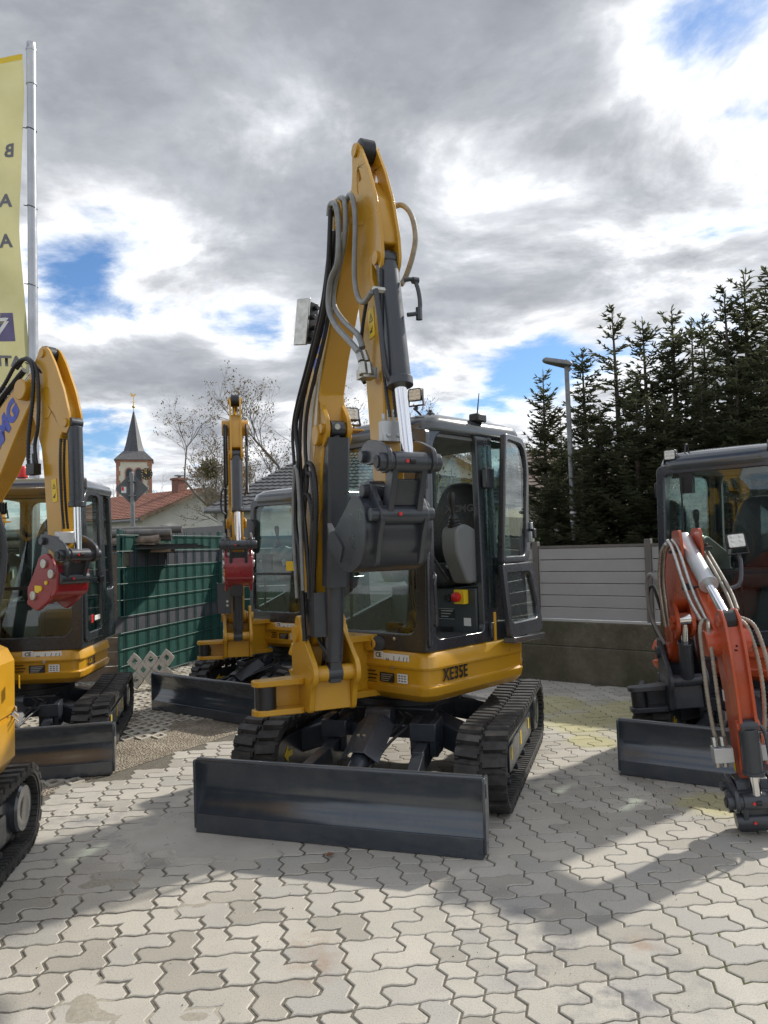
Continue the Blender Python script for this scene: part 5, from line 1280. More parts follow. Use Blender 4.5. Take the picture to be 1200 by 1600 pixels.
        if near:
            o = bpy.data.objects.new('paver', me); col.objects.link(o); o.parent = yard; o.matrix_local = T
        else: big.add(vs, fs, T)
    o = big.build('paver_field', 'paver', yard, ang=30, recalc=False); o['kind'] = 'stuff'
pave()
# sand and cement dust lying in and over the joints at the left
def sand_sheet():
    from mathutils import noise as mn
    x0, x1, y0, y1, st = -2.6, -.15, 2.2, 5.3, .018
    nx, ny = int((x1-x0)/st), int((y1-y0)/st); vs = []
    for j in range(ny+1):
        for i in range(nx+1):
            x, y = x0+i*st, y0+j*st
            h = -.0090 + .0045*mn.fractal(Vector((x*3.1, y*3.1, 1)), 1, 2, 4)
            for bx, by, rx, ry, a in ((-1.15, 4.45, .46, .36, .0125), (-.8, 4.2, .30, .18, .009), (-1.47, 3.79, .15, .10, .010), (-.88, 3.54, .14, .085, .010), (-1.0, 2.73, .12, .09, .010), (-1.13, 2.78, .07, .12, .009), (-.70, 2.71, .10, .06, .009), (-1.3, 3.1, .3, .3, .002), (-1.28, 3.84, .13, .06, .008)):
                d = ((x-bx)/rx)**2 + ((y-by)/ry)**2
                if d < 4: h += a*math.exp(-d)
            e = min((x-x0)/.3, (x1-x)/.5, (y-y0)/.2, (y1-y)/.5, 1); h -= .012*(1-max(0, e))
            vs.append((x, y, h + .0012*mn.noise(Vector((x*22, y*22, 0)))))
    b = MB(); b.add(vs, [(j*(nx+1)+i, j*(nx+1)+i+1, (j+1)*(nx+1)+i+1, (j+1)*(nx+1)+i) for j in range(ny) for i in range(nx)])
    m, N, L, bs = newmat('washed_sand'); g = N.new('ShaderNodeNewGeometry')
    base = ramp(N, L, tnoise(N, L, 50, 6, .7), ((.3, (.25, .225, .18)), (.7, (.36, .33, .27))))
    s_ = N.new('ShaderNodeSeparateXYZ'); L.new(g.outputs['Position'], s_.inputs[0])
    mr = N.new('ShaderNodeMapRange'); L.new(s_.outputs[1], mr.inputs[0]); mr.inputs[1].default_value = 3.85; mr.inputs[2].default_value = 4.15
    base = mixc(N, L, mr.outputs[0], base, ramp(N, L, tnoise(N, L, 4, 7, .65), ((.3, (.37, .345, .30)), (.7, (.45, .425, .375)))))
    L.new(base, bs.inputs['Base Color']); bs.inputs['Roughness'].default_value = .9; bump(N, L, bs, tnoise(N, L, 170, 4), .4, .004)
    o = b.build('sand', m, None, recalc=False, ang=180); o['kind'] = 'stuff'
sand_sheet()
# lattice stones: diamond holes in staggered rows
def lattice_geo(b, T, cols=4, rows=5, a=.082, c=.105, t=.08, hole=.60):
    for r in range(rows):
        for q in range(cols - (r % 2)):
            cx, cy = (q-(cols-1)/2+.5*(r % 2))*2*a, (r-(rows-1)/2)*c
            outer = [(-a, 0), (-a*.5, -c*.5), (0, -c), (a*.5, -c*.5), (a, 0), (a*.5, c*.5), (0, c), (-a*.5, c*.5)]
            inner = [(x*hole, y*hole) for x, y in outer]; k = 1.02
            outer = [(x*(.97 if abs(x) == a else 1), y*(.97 if abs(y) == c else 1)) if i % 2 == 0 else (x*k, y*k) for i, (x, y) in enumerate(outer)]
            dz = .0012*((r*3+q) % 4)
            vs = [(cx+x, cy+y, dz) for x, y in outer] + [(cx+x, cy+y, dz) for x, y in inner] + [(cx+x, cy+y, -t-dz) for x, y in outer] + [(cx+x, cy+y, -t-dz) for x, y in inner]
            fs = []
            for q2 in range(8):
                w = (q2+1) % 8
                fs += [(q2, w, 8+w, 8+q2), (16+q2, 24+q2, 24+w, 16+w), (q2, 16+q2, 16+w, w), (8+q2, 8+w, 24+w, 24+q2)]
            b.add(vs, fs, T)
def gravel_stones():
    b = MB(); rnd = random.Random(5)
    ax = gx; ay = gy
    for i in range(-16, 3):
        for j in range(0, 16):
            p = Vector((-1.5, 5.2)) + ax*(i*.41) + ay*(j*.61)
            n = Vector((-gd.y, gd.x))
            if (p-Gb0).dot(n) < .30 or p.y > 12.5 or p.x < -7.5: continue
            T = Matrix.Translation((p.x, p.y, rnd.uniform(-.002, .012) if rnd.random() < .85 else -.03)) @ Matrix.Rotation(GY+rnd.gauss(0, .01), 4, 'Z') @ Matrix.Rotation(rnd.gauss(0, .012), 4, 'X') @ Matrix.Rotation(rnd.gauss(0, .012), 4, 'Y')
            lattice_geo(b, T, 3, 5, .07, .10, .03, .58)
    o = b.build('lattice_paving', 'latticestone', gravel, recalc=False); o['kind'] = 'stuff'
gravel_stones()
def crumbs():
    b = MB(); rnd = random.Random(9)
    for _ in range(420):
        if rnd.random() < .6: x, y = rnd.gauss(1.75, .5), rnd.gauss(4.7, .6)
        else: x, y = rnd.uniform(-1.6, 1.9), rnd.uniform(2.4, 5)
        r = rnd.uniform(.002, .007)
        vs = [Vector((rnd.uniform(-1, 1), rnd.uniform(-1, 1), rnd.uniform(.2, 1)))*r + Vector((x, y, .0)) for _ in range(4)]
        b.add(vs, [(0, 1, 2), (0, 2, 3), (0, 3, 1), (1, 3, 2)])
    o = b.build('dirt_crumbs', plain('dirt_crumbs', (.05, .04, .03), .95), None); o['kind'] = 'stuff'
    b = MB()                                               # tufts of moss standing in the joints at the right and by the lattice stone
    for x, y, n, s in [(1.6, 4.9, 60, .3), (1.75, 4.55, 60, .25), (2.05, 5.0, 40, .3), (1.35, 4.75, 20, .2), (-2.72, 9.0, 90, .12), (-2.3, 8.9, 40, .2), (1.1, 6.0, 40, .3), (2.0, 7.0, 40, .5)]:
        for _ in range(n):
            px_, py_ = rnd.gauss(x, s*.5), rnd.gauss(y, s*.5); h = rnd.uniform(.004, .012) if x > -1 else rnd.uniform(.02, .08); a = rnd.uniform(0, 6.28); w = .004
            dx, dy = math.cos(a)*w, math.sin(a)*w
            b.add([(px_-dx, py_-dy, -.01), (px_+dx, py_+dy, -.01), (px_+rnd.gauss(0, h*.6), py_+rnd.gauss(0, h*.6), h)], [(0, 1, 2)])
    o = b.build('weeds', plain('weed_green', (.07, .09, .02), .8, var=.4), None, recalc=False); o['kind'] = 'stuff'
    b = MB(); T = Matrix.Translation((-.33, 4.05, .01)) @ Matrix.Rotation(.5, 4, 'Z')
    b.add([(-.03, 0, 0), (0, -.015, .006), (.03, .0, .003), (.0, .016, .012), (0, 0, .002)], [(0, 1, 4), (1, 2, 4), (2, 3, 4), (3, 0, 4)], T)
    o = b.build('fallen_leaf', plain('dry_leaf', (.16, .07, .03), .8), None, recalc=False); tag(o, 'small dry brown leaf lying on the paving before the blade', 'leaf')
crumbs()

# ------------------------------------------------------------------ wall and fences
def strip_frame(a, b):
    d = (b-a); L = d.length; d.normalize()
    return Matrix.Translation((a.x, a.y, 0)) @ Matrix.Rotation(math.atan2(d.y, d.x), 4, 'Z'), L
T, L = strip_frame(wa, wb)
wall = thing('retaining_wall', 'weathered mossy concrete retaining wall under the grey slat fence', 'wall', T)
b = MB(); b.prismz([(0, -.0), (L, -.0), (L, .28), (0, .28)], -.04, .40); b.build('wall_base', 'wall', wall, bevel=.01)
b = MB(); b.prismz([(0, .014), (L, .014), (L, .26), (0, .26)], .40, .685); b.build('wall_top', 'wall', wall, bevel=.012)
b = MB(); b.prismz([(0, .02), (L, .02), (L, .20), (0, .20)], .685, .70); b.build('wall_strip', 'silver', wall)
T2 = T @ Matrix.Translation((0, .10, 0))
fence = thing('slat_fence', 'pale grey composite slat fence standing on the concrete wall', 'fence', T2)
pw = 1.33; s0 = (W0-wa).length + 1.31 - 5*pw if False else None
sp = (Vector((2.80, 8.25))-wa).dot(wd)
posts = [sp + pw*q for q in range(-4, 5) if -.2 < sp+pw*q < L]
me_s = None
zs = [.705 + .136*q for q in range(6)]
for q, x in enumerate(posts):
    b = MB(); b.box(x-.035, x+.035, -.035, .035, .70, 1.60); b.build('post', 'post', fence, bevel=.004)
    if q+1 < len(posts):
        for z in zs:
            b = MB(); b.box(x+.036, posts[q+1]-.036, -.012, .012, z+.004, z+.133); b.build('slat', 'slat', fence, bevel=.004, seg=1)
        b = MB(); b.box(x+.036, posts[q+1]-.036, -.02, .02, zs[-1]+.137, zs[-1]+.165); b.build('top_rail', 'post', fence)
# green double wire fence with woven strips
fa = Vector((-3.2, 9.36)); fb = Vector((-2.55, 12.0))
T, L = strip_frame(fa, fb)
gf = thing('privacy_fence', 'green wire mesh fence with woven green and grey plastic strips', 'fence', T)
rows = 9; rh = .197; colw = .252
ncol = int(L/colw)
for r in range(rows):
    mat = 'greyst' if r in (3, 7) else 'green'
    z0 = .05+r*rh
    if r == rows-1: mat = 'green'
    b = MB()                                              # one strip woven in and out along its row
    seg = 10; pts = []
    x0 = -.30 if r in (3,) else (-.10 if r < 3 else (.14 if r == 7 else 0))
    n = int((L-x0)/colw*seg)
    vs = []; fs = []
    for i in range(n+1):
        x = x0+i*colw/seg; ph = (x/colw) % 1.0
        off = -.006*max(0, math.sin(math.pi*ph))**.32 - .004
        vs += [(x, off, z0+.003), (x, off-.0015, z0+rh*.5), (x, off, z0+rh-.003), (x, off+.003, z0+rh-.003), (x, off+.003, z0+.003)]
    for i in range(n):
        for k_ in range(5): fs.append((i*5+k_, i*5+5+k_, i*5+5+(k_+1) % 5, i*5+(k_+1) % 5))
    b.add(vs, fs); o = b.build('woven_strip', mat, gf, ang=30)
b = MB()
for q in range(ncol+2):
    x = q*colw
    if x > L: break
    for dx in (0, .05): b.cyl((x+dx, -.020, .02), (x+dx, -.020, 1.88), .0055, n=5)
b.build('vertical_wire', 'greenwire', gf)
for r in range(rows+1):
    b = MB(); z = .05+r*rh
    for dy in (-.032, .012): b.cyl((-.1, dy, z), (L, dy, z), .006, n=6)
    b.build('double_wire', 'greenwire', gf)
for x in (0.0, L):
    b = MB(); b.box(x-.03, x+.03, .016, .06, 0, 1.9); b.build('post', 'greenwire', gf, bevel=.004)
# second green fence behind the machine, and the far grey fence
fc = Vector((.2, 12.6)); T, L = strip_frame(fb, fc)
gf2 = thing('privacy_fence', 'green wire mesh fence with plain green strips behind the parked machine', 'fence', T)
for r in range(rows):
    b = MB(); b.box(.03, L, -.01, .0, .05+r*rh, .05+r*rh+rh-.01); b.build('woven_strip', 'green' if r != 6 else 'greyst', gf2)
b = MB()
for q in range(int(L/colw)+1): b.cyl((q*colw+.03, -.016, .02), (q*colw+.03, -.016, 1.88), .0035, n=5)
b.build('vertical_wire', 'greenwire', gf2)
def grey_fence(a, b_, z0, z1, label):
    T, L = strip_frame(a, b_); f = thing('panel_fence', label, 'fence', T)
    n = max(1, round(L/1.8)); rows_ = 5; h = (z1-z0)/rows_
    for q in range(n+1):
        b = MB(); x = q*L/n; b.box(x-.04, x+.04, -.04, .04, 0, z1+.05); b.box(x-.055, x+.055, -.055, .055, z1+.05, z1+.075); b.build('post', 'slatfar', f, bevel=.006)
        if q < n:
            for r in range(rows_):
                b = MB(); b.box(x+.042, (q+1)*L/n-.042, -.012, .012, z0+r*h+.006, z0+(r+1)*h-.006); b.build('slat', 'slatfar', f)
    return f
grey_fence(Vector((-6.9, 17.0)), Vector((-2.6, 12.6)), .3, 2.02, 'dark grey panel fence beyond the green fence below the red roof')
# plank wall, sheets, pipes and rolls at the left
T, L = strip_frame(Vector((-5.4, 9.25)), Vector((-3.18, 9.62)))
pk = thing('plank_wall', 'wall of weathered brown horizontal boards beside the green fence', 'wall', T)
for r in range(9):
    b = MB(); b.box(0, L, -.012+.004*(r % 2), .012, .04+r*.175, .04+r*.175+.165); b.build('plank', 'wood', pk, bevel=.004, seg=1)
for x in (.05, L/2, L-.05):
    b = MB(); b.box(x-.04, x+.04, .013, .09, 0, 1.62); b.build('post', 'wood', pk)
b = MB(); b.box(0, L, -.03, .30, 1.625, 1.645); b.build('top_board', 'wood', pk)
for q in range(3):
    a = Vector((-4.9+.08*q, 9.30, 1.655+.021*q)); c_ = Vector((-2.36-.10*q, 10.20+.06*q, 1.655+.021*q))
    b = MB(); b.bar(a, c_, .60-.06*q, .019); o = b.build('metal_sheet', 'sheetmetal', None)
    tag(o, ('lowest', 'middle', 'uppermost')[q]+' of the thin dark sheets lying across plank wall and green fence', 'sheet', 'dark sheets on the plank wall')
b = MB(); b.box(-2.98, -2.72, 9.75, 9.95, 1.604, 1.640); tag(b.build('wood_block', 'wood', None), 'small pale wood block under the dark sheets at the fence', 'block')
for q, (y0, z, x0, x1, r) in enumerate(((9.60, 1.805, -5.0, -2.72, .060), (9.50, 1.855, -5.0, -2.70, .045), (9.72, 1.895, -5.0, -2.62, .05))):
    b = MB(); b.lathe((x0, y0, z), (x1-x0, .28, 0), [(0, r), (x1-x0, r), (x1-x0, r*.8), (x1-x0-.02, .001)], 14)
    o = b.build('plastic_pipe', 'pipe', None); b = MB(); b.lathe((x0+(x1-x0)*.55, y0+.28*.55, z), (x1-x0, .28, 0), [(0, r*1.12), (.06, r*1.12)], 14); b.build('pipe_collar', 'pipe', o)
    tag(o, ('thick grey plastic pipe end lying lowest on the stacked sheets', 'thin grey plastic pipe in front on the stack of sheets', 'grey plastic pipe lying topmost over the stack of sheets')[q], 'pipe', 'pipes stacked on the dark sheets')
rnd = random.Random(4)
b = MB(); b.tube([(-5.0, 9.45, 1.735), (-4.2, 9.56, 1.755), (-3.5, 9.66, 1.745), (-2.85, 9.72, 1.775)], [.055*(1+.15*math.sin(i*2.1)) for i in range(13)], 10, 4); o = b.build('rolled_mat', 'bark', None); tag(o, 'rolled brown reed mat lying between the pipes and sheets', 'mat')
b = MB()
for _ in range(60):
    x = rnd.uniform(-4.9, -2.95); y = 9.45 + (x+5)*.14 + rnd.gauss(0, .05); b.bar((x, y, 1.70+rnd.uniform(0, .03)), (x+rnd.uniform(.1, .4), y+rnd.gauss(.03, .02), 1.70+rnd.uniform(0, .03)), rnd.uniform(.01, .03), .008)
o = b.build('bark_slabs', 'bark', None); o['kind'] = 'stuff'
# lattice stone leaning on the fence
b = MB(); T = Matrix.Translation((-2.76, 9.02, .25)) @ Matrix.Rotation(R(14), 4, 'Z') @ Matrix.Rotation(R(76), 4, 'X') @ Matrix.Rotation(R(4), 4, 'Z')
lattice_geo(b, T, 3, 3, .090, .108, .085, .35); b2 = b
o = b2.build('lattice_stone', 'latticestone', None, bevel=.006); tag(o, 'pale concrete lattice stone with diamond holes leaning against the green fence', 'paving stone')

# ------------------------------------------------------------------ lamp, sign, flag
lx, ly = 3.45, 14.0
lp = thing('street_lamp', 'slim grey street lamp rising in front of the dark spruces', 'street lamp', Matrix.Translation((lx, ly, 0)))
b = MB(); b.tube([(0, 0, -.1), (0, 0, 2.0), (-.02, 0, 4.80)], [.055, .052, .042], 12, 0); b.build('pole', 'galv', lp)
b = MB(); b.loft([[(x, y, 4.84+dz+(-x)*.22) for x, y in grow(rpoly([(-.46, -.07), (.06, -.17), (.06, .17), (-.46, .07)], .05, 4), g)] for dz, g in ((-.045, -.05), (-.03, -.012), (.0, 0), (.03, -.02), (.05, -.05))]); b.cyl((0, 0, 4.72), (0, 0, 4.84), .05)
b.build('lamp_head', 'galv', lp)
b = MB()
for z in (1.95, 2.02, 2.10, 2.2): b.lathe((.0, 0, z), (0, 0, 1), [(0, .062), (.035, .062)], 12)
b.build('sticker_band', 'white', lp, split=True)
sx_, sy_ = -5.22, 16.0
sg = thing('traffic_sign', 'grey back of a diamond traffic sign on a post before the church', 'sign', Matrix.Translation((sx_, sy_, 0)) @ Matrix.Rotation(R(18), 4, 'Z'))
b = MB(); b.cyl((0, 0, 0), (-.03, 0, 3.28), .045, n=12); b.lathe((-.03, 0, 3.28), (0, 0, 1), [(0, .045), (.02, .03), (.025, .001)], 12); b.build('post', 'galv', sg)
b = MB(); q = .34; b.prism(rpoly([(-q-.03, 2.95), (-.03, 2.95+q), (q-.03, 2.95), (-.03, 2.95-q)], .05, 4), .05, .056); pl = b.build('sign_plate', 'signback', sg)
b = MB()
for z in (2.80, 3.10): b.box(-.10, .05, -.05, .05, z-.012, z+.012)
b.build('clamp', 'galv', sg, split=True)
b = MB(); b.box(-.24, -.14, .046, .0495, 2.86, 2.99); o = b.build('sticker', 'white', pl); b = MB(); b.box(-.235, -.19, .044, .0455, 2.91, 2.985); b.build('sticker_print', 'redplastic', o)
# flag
fx, fy = -4.10, 9.0; zt_ = 7.76
fp = thing('flagpole', 'tall aluminium flagpole at left carrying the yellow banner', 'flagpole', Matrix.Translation((fx, fy, 0)))
b = MB(); b.tube([(0, 0, 0), (0, 0, zt_-.2)], [.062, .05], 16, 0); b.build('pole', 'polepaint', fp)
b = MB(); b.lathe((0, 0, zt_-.50), (0, 0, 1), [(0, .05), (.005, .06), (.03, .06), (.031, .056), (.42, .056), (.421, .06), (.45, .06), (.46, .054), (.52, .052), (.535, .03), (.536, .001)], 18); b.build('pole_cap', 'silver', fp)
for z in (zt_-1.05-.95*q for q in range(5)):
    b = MB(); b.tube([(.056*math.cos(a), .056*math.sin(a), z-.02*math.cos(a)) for a in [i*.63 for i in range(10)]] + [(-.10, 0, z+.03)], .006, 5, 0); b.build('flag_ring', 'black', fp)
def flag():
    m, N, L_, bs = newmat('flag_cloth')
    c = ramp(N, L_, tnoise(N, L_, 2.5, 5), ((.3, (.50, .47, .24)), (.7, (.58, .55, .31))))
    L_.new(c, bs.inputs['Base Color']); bs.inputs['Roughness'].default_value = .8
    tr = N.new('ShaderNodeBsdfTranslucent'); L_.new(c, tr.inputs[0]); mx = N.new('ShaderNodeMixShader'); mx.inputs[0].default_value = .5
    L_.new(bs.outputs[0], mx.inputs[1]); L_.new(tr.outputs[0], mx.inputs[2]); L_.new(mx.outputs[0], N['Material Output'].inputs[0])
    M['flag'] = m
    top, bot, wd_ = 7.62, 3.34, 1.6
    fo = thing('banner_flag', 'long translucent yellow advertising banner hanging from the flagpole', 'flag', Matrix.Translation((fx-.12, fy, 0)))
    def P(u, v):                                             # u: 0 at the pole .. 1 outwards, v: 0 top .. 1 bottom
        z = top + (bot-top)*v
        sag = .06*math.sin(v*5.2) + .035*math.sin(v*13+u*4)
        x = -u*wd_ + .045*math.sin(v*7.4+1) - .02 + .07*v*(1-u)
        return (x, .10*math.sin(u*5+v*4)*u + .03*math.sin(v*22+u*9)*(.3+u) + sag*u, z - .05*math.sin(u*3.1)*(1-v) + .03*math.sin(u*7)*v)
    nu, nv = 14, 50; b = MB()
    b.add([P(i/nu, j/nv) for j in range(nv+1) for i in range(nu+1)], [(j*(nu+1)+i, j*(nu+1)+i+1, (j+1)*(nu+1)+i+1, (j+1)*(nu+1)+i) for j in range(nv) for i in range(nu)])
    cl = b.build('cloth', 'flag', fo, recalc=False, ang=80)
    b = MB(); b.add([tuple(Vector(P(i/nu, 0))+Vector((0, -.004, dz))) for dz in (.03, -.04) for i in range(nu+1)], [(i, i+1, nu+2+i, nu+1+i) for i in range(nu)]); b.build('hem', 'warn', fo, recalc=False)
    M['flagink'] = plain('flag_print_grey', (.17, .17, .19), .7); M['flagviolet'] = plain('flag_print_violet', (.15, .13, .25), .7)
    def word(s, v, size, mat='flagink', u0=.06):
        cu = bpy.data.curves.new('w', 'FONT'); cu.body = s; cu.size = size; cu.offset = .008; cu.extrude = 0; cu.resolution_u = 2
        t = bpy.data.objects.new('t', cu); col.objects.link(t); me = bpy.data.meshes.new_from_object(t); bpy.data.objects.remove(t)
        for vv in me.vertices:
            p = P(u0 + vv.co.x/wd_, v - vv.co.y/(top-bot)); vv.co = (p[0], p[1]-.006, p[2])
        me.materials.clear(); me.materials.append(M[mat]); o = bpy.data.objects.new('flag_lettering', me); col.objects.link(o); o.parent = cl
    word('B', .285, .22); word('A', .43, .22); word('Ar', .545, .22); word('ATL', .885, .17); word('www.', .962, .13)
    def shape(polys, mat, name):
        b = MB()
        for q, pl_ in enumerate(polys):
            b.add([tuple(Vector(P(u, v))+Vector((0, -.005-.002*(mat != 'flagviolet'), 0))) for u, v in pl_], [tuple(range(len(pl_)))])
        b.build(name, mat, cl, recalc=False)
    shape([[(.20, .035), (.42, .03), (.42, .05), (.24, .054)], [(.20, .035), (.24, .054), (.24, .125), (.20, .14)], [(.24, .125), (.42, .125), (.42, .145), (.20, .14)]], 'flagink', 'flag_emblem')
    shape([[(.09, .735), (.34, .735), (.34, .815), (.09, .815)]], 'flagviolet', 'flag_emblem')
    shape([[(.12, .75), (.31, .75), (.29, .76), (.14, .76)], [(.12, .76), (.15, .76), (.22, .795), (.21, .806)], [(.30, .76), (.27, .76), (.205, .795), (.215, .806)]], 'white', 'flag_emblem')
flag()
# ------------------------------------------------------------------ buildings
M['plaster'] = plain('white_plaster', (.62, .61, .57), .9, var=.06, scale=1.5)
M['plastertower'] = plain('cream_plaster', (.60, .55, .46), .9, var=.12, scale=.8)
M['sandstone'] = plain('red_sandstone', (.36, .17, .12), .85, var=.25, scale=2)
M['slate'] = plain('dark_slate', (.055, .058, .066), .5, var=.25, scale=3)
M['slatelight'] = plain('grey_slate', (.12, .115, .115), .55, var=.25, scale=3)
M['redtile'] = plain('red_roof_tile', (.25, .105, .068), .75, var=.28, scale=3)
M['greytile'] = plain('grey_roof_tile', (.085, .085, .088), .6, var=.2, scale=4)
M['browntile'] = plain('brown_roof_tile', (.13, .09, .07), .8, var=.3, scale=2)
M['darkglass'] = plain('dark_window', (.015, .017, .02), .12, var=.1)
M['gold'] = plain('gilded_metal', (.65, .42, .12), .3, metal=.9)
M['brick'] = plain('chimney_brick', (.20, .10, .075), .9, var=.25, scale=8)
def quad_grid(b, P, nu, nv):
    b.add([P(i/nu, j/nv) for j in range(nv+1) for i in range(nu+1)], [(j*(nu+1)+i, j*(nu+1)+i+1, (j+1)*(nu+1)+i+1, (j+1)*(nu+1)+i) for j in range(nv) for i in range(nu)])
def tiled_roof(name, mat, parent, A, B_, C_, D, rows, cols, h=.05, T=None):
    """roof face A-B (eaves) to D-C (ridge): every course is a row of raised tiles"""
    A, B_, C_, D = (Vector(q) for q in (A, B_, C_, D)); n = (B_-A).cross(D-A).normalized()
    if n.z < 0: n = -n
    b = MB(T)
    for r in range(rows):
        v0, v1 = r/rows, (r+1)/rows+.06/rows
        vs = []; fs = []; k = cols*4
        for i in range(k+1):
            u = i/k; w = .5+.5*math.cos(i/4*2*math.pi)
            lo = A.lerp(D, v0).lerp(B_.lerp(C_, v0), u); hi = A.lerp(D, v1).lerp(B_.lerp(C_, v1), u)
            vs += [tuple(lo+n*(.0)), tuple(lo+n*(h*(.55+.45*w))), tuple(hi+n*(h*.35*w))]
        for i in range(k):
            a = i*3; fs += [(a, a+3, a+4, a+1), (a+1, a+4, a+5, a+2)]
        b.add(vs, fs)
    o = b.build(name, mat, parent, recalc=False, ang=60); return o
# church
cx_, cy_ = -35.7, 110.0
ch = thing('church', 'distant church tower with pointed slate spire, red quoins and black clock', 'church', Matrix.Translation((cx_, cy_, 0)) @ Matrix.Rotation(R(16), 4, 'Z'))
hw = 2.32
b = MB(); b.box(-hw, hw, -hw, hw, 0, 14.6); b.build('tower', 'plastertower', ch)
b = MB()
for sx__ in (-1, 1):
    for q in range(12):
        w = .5 if q % 2 else .3; b.box(sx__*hw-(w if sx__ > 0 else .06), sx__*hw+(.06 if sx__ > 0 else w), -hw-.06, -hw+.5, 6.6+q*.66, 6.6+q*.66+.62)
    for q in range(12):
        w = .3 if q % 2 else .5; b.box(hw-.3, hw+.06, -hw-.058 if sx__ < 0 else hw-w, -hw+w if sx__ < 0 else hw+.06, 6.6+q*.66, 6.6+q*.66+.62)
        b.box(-hw-.06, -hw+.3, -hw-.058 if sx__ < 0 else hw-w, -hw+w if sx__ < 0 else hw+.06, 6.6+q*.66, 6.6+q*.66+.62)
b.build('quoin', 'sandstone', ch, split=True)
b = MB(); b.box(-hw-.12, hw+.12, -hw-.12, hw+.12, 14.45, 14.75); b.build('cornice', 'sandstone', ch)
for x in (-.62, .62):
    ar = [(x-.42, 11.3), (x+.42, 11.3)] + [(x+.42*math.cos(a), 13.0+.5*math.sin(a)) for a in [i*math.pi/8 for i in range(9)]]
    ar2 = [(x-.58, 11.15), (x+.58, 11.15)] + [(x+.58*math.cos(a), 13.0+.68*math.sin(a)) for a in [i*math.pi/8 for i in range(9)]]
    b = MB(); b.prism(ar2, -hw-.10, -hw+.1); f = b.build('window_surround', 'sandstone', ch); b = MB(); b.prism(ar, -hw-.13, -hw); b.build('window', 'darkglass', f)
b = MB(); b.prism([(-.35, 11.3), (.35, 11.3), (.35, 12.9), (0, 13.4), (-.35, 12.9)], -.05, .05, Matrix.Translation((-hw-.02, 0, 0)) @ Matrix.Rotation(R(90), 4, 'Z')); b.build('window', 'darkglass', ch)
def clockface(T):
    b = MB(T); b.lathe((0, 0, 0), (0, 0, 1), [(0, .82), (.06, .82), (.065, .74), (.065, .001)], 28); f = b.build('clock_face', 'ink', ch)
    b = MB(T)
    for q in range(12):
        a = q*math.pi/6; b.bar((.56*math.cos(a), .56*math.sin(a), .072), (.74*math.cos(a), .74*math.sin(a), .072), .07, .012)
    b.bar((0, 0, .085), (-.12, .62, .085), .06, .012); b.bar((0, 0, .09), (-.28, .30, .09), .08, .012); b.build('clock_hand', 'gold', f)
clockface(Matrix.Translation((1.72, -hw-.06, 12.75)) @ Matrix.Rotation(R(90), 4, 'X'))
b = MB(); k = 8
def sq(h, z): return [(-h, -h, z), (h, -h, z), (h, h, z), (-h, h, z)]
def oc(r, z): return [(r*math.cos(R(22.5+45*i-135-22.5+22.5)), r*math.sin(R(22.5+45*i-135)), z) for i in range(8)]
b.loft([sq(hw+.35, 14.75), sq(hw*.62, 16.1)]); b.build('lower_roof', 'slatelight', ch)
b = MB(); b.loft([[(r*math.cos(R(45*i+22.5)), r*math.sin(R(45*i+22.5)), z) for i in range(8)] for r, z in ((1.60, 16.0), (1.28, 17.0), (.10, 22.0))]); b.build('spire', 'slate', ch, ang=10)
b = MB(); b.cyl((0, 0, 21.9), (0, 0, 24.3), .06, n=8); b.lathe((0, 0, 22.5), (0, 0, 1), [(0, .02), (.06, .18), (.2, .26), (.34, .18), (.4, .02)], 12); b.bar((-.45, 0, 23.4), (.45, 0, 23.4), .07, .05); b.build('finial', 'gold', ch)
b = MB(); b.prism([(x, z-2.35) for x, z in [(-.35, 26.6), (.1, 26.55), (.3, 26.75), (.42, 26.95), (.2, 26.9), (.05, 26.8), (-.1, 26.85), (-.3, 27.05), (-.42, 26.95)]], -.04, .04); b.build('weathercock', 'gold', ch)
b = MB(); b.prism([(1.0, 0), (11, 0), (11, 5.5), (6, 10.0), (1.0, 5.5)], 2.4, 22); b.build('nave', 'plastertower', ch)
def gable_house(name, label, T, w, l, eave, ridge, wallmat, roofmat, rows, cols, over=.35, windows=(), chim=None):
    """x across the gable, y along the ridge; gable wall at y = 0"""
    h = thing(name, label, 'house', T)
    b = MB(); b.prism([(-w/2, 0), (w/2, 0), (w/2, eave), (0, ridge), (-w/2, eave)], 0, l); b.build('wall', wallmat, h)
    sl_ = (ridge-eave)/(w/2); e = w/2+over; ez = eave-over*sl_
    rf = None
    for s in (-1, 1):
        o = tiled_roof('roof', roofmat, h, (s*e, -over, ez+.06), (s*e, l+over, ez+.06), (0, l+over, ridge+.06), (0, -over, ridge+.06), rows, cols)
        b = MB(); b.bar((s*e, -over, ez-.02), (0, -over, ridge-.02), .05, .18); b.build('verge_board', 'wood', h)
        b = MB(); b.cyl((s*(e+.05), -over, ez-.04), (s*(e+.05), l+over, ez-.04), .07, n=8); b.build('gutter', 'galv', h)
        rf = o
    for x, z, ww, hh in windows:
        b = MB(); b.box(x-ww/2-.08, x+ww/2+.08, -.04, .02, z-.08, z+hh+.08); f = b.build('window', 'white', h); b = MB(); b.box(x-ww/2, x+ww/2, -.05, -.041, z, z+hh); b.build('pane', 'darkglass', f)
    if chim:
        x, y, z, s = chim; b = MB(); b.box(x-s, x+s, y-s, y+s, z-1.2, z); b.box(x-s-.06, x+s+.06, y-s-.06, y+s+.06, z-.12, z-.02); b.build('chimney', 'brick', rf)
        b = MB(); b.box(x-s*.7, x+s*.7, y-s*.6, y+s*.6, z+.08, z+.14); b.box(x-.05, x+.05, y-.05, y+.05, z, z+.1)
        b.build('chimney_cap', 'galv', rf)
    return h
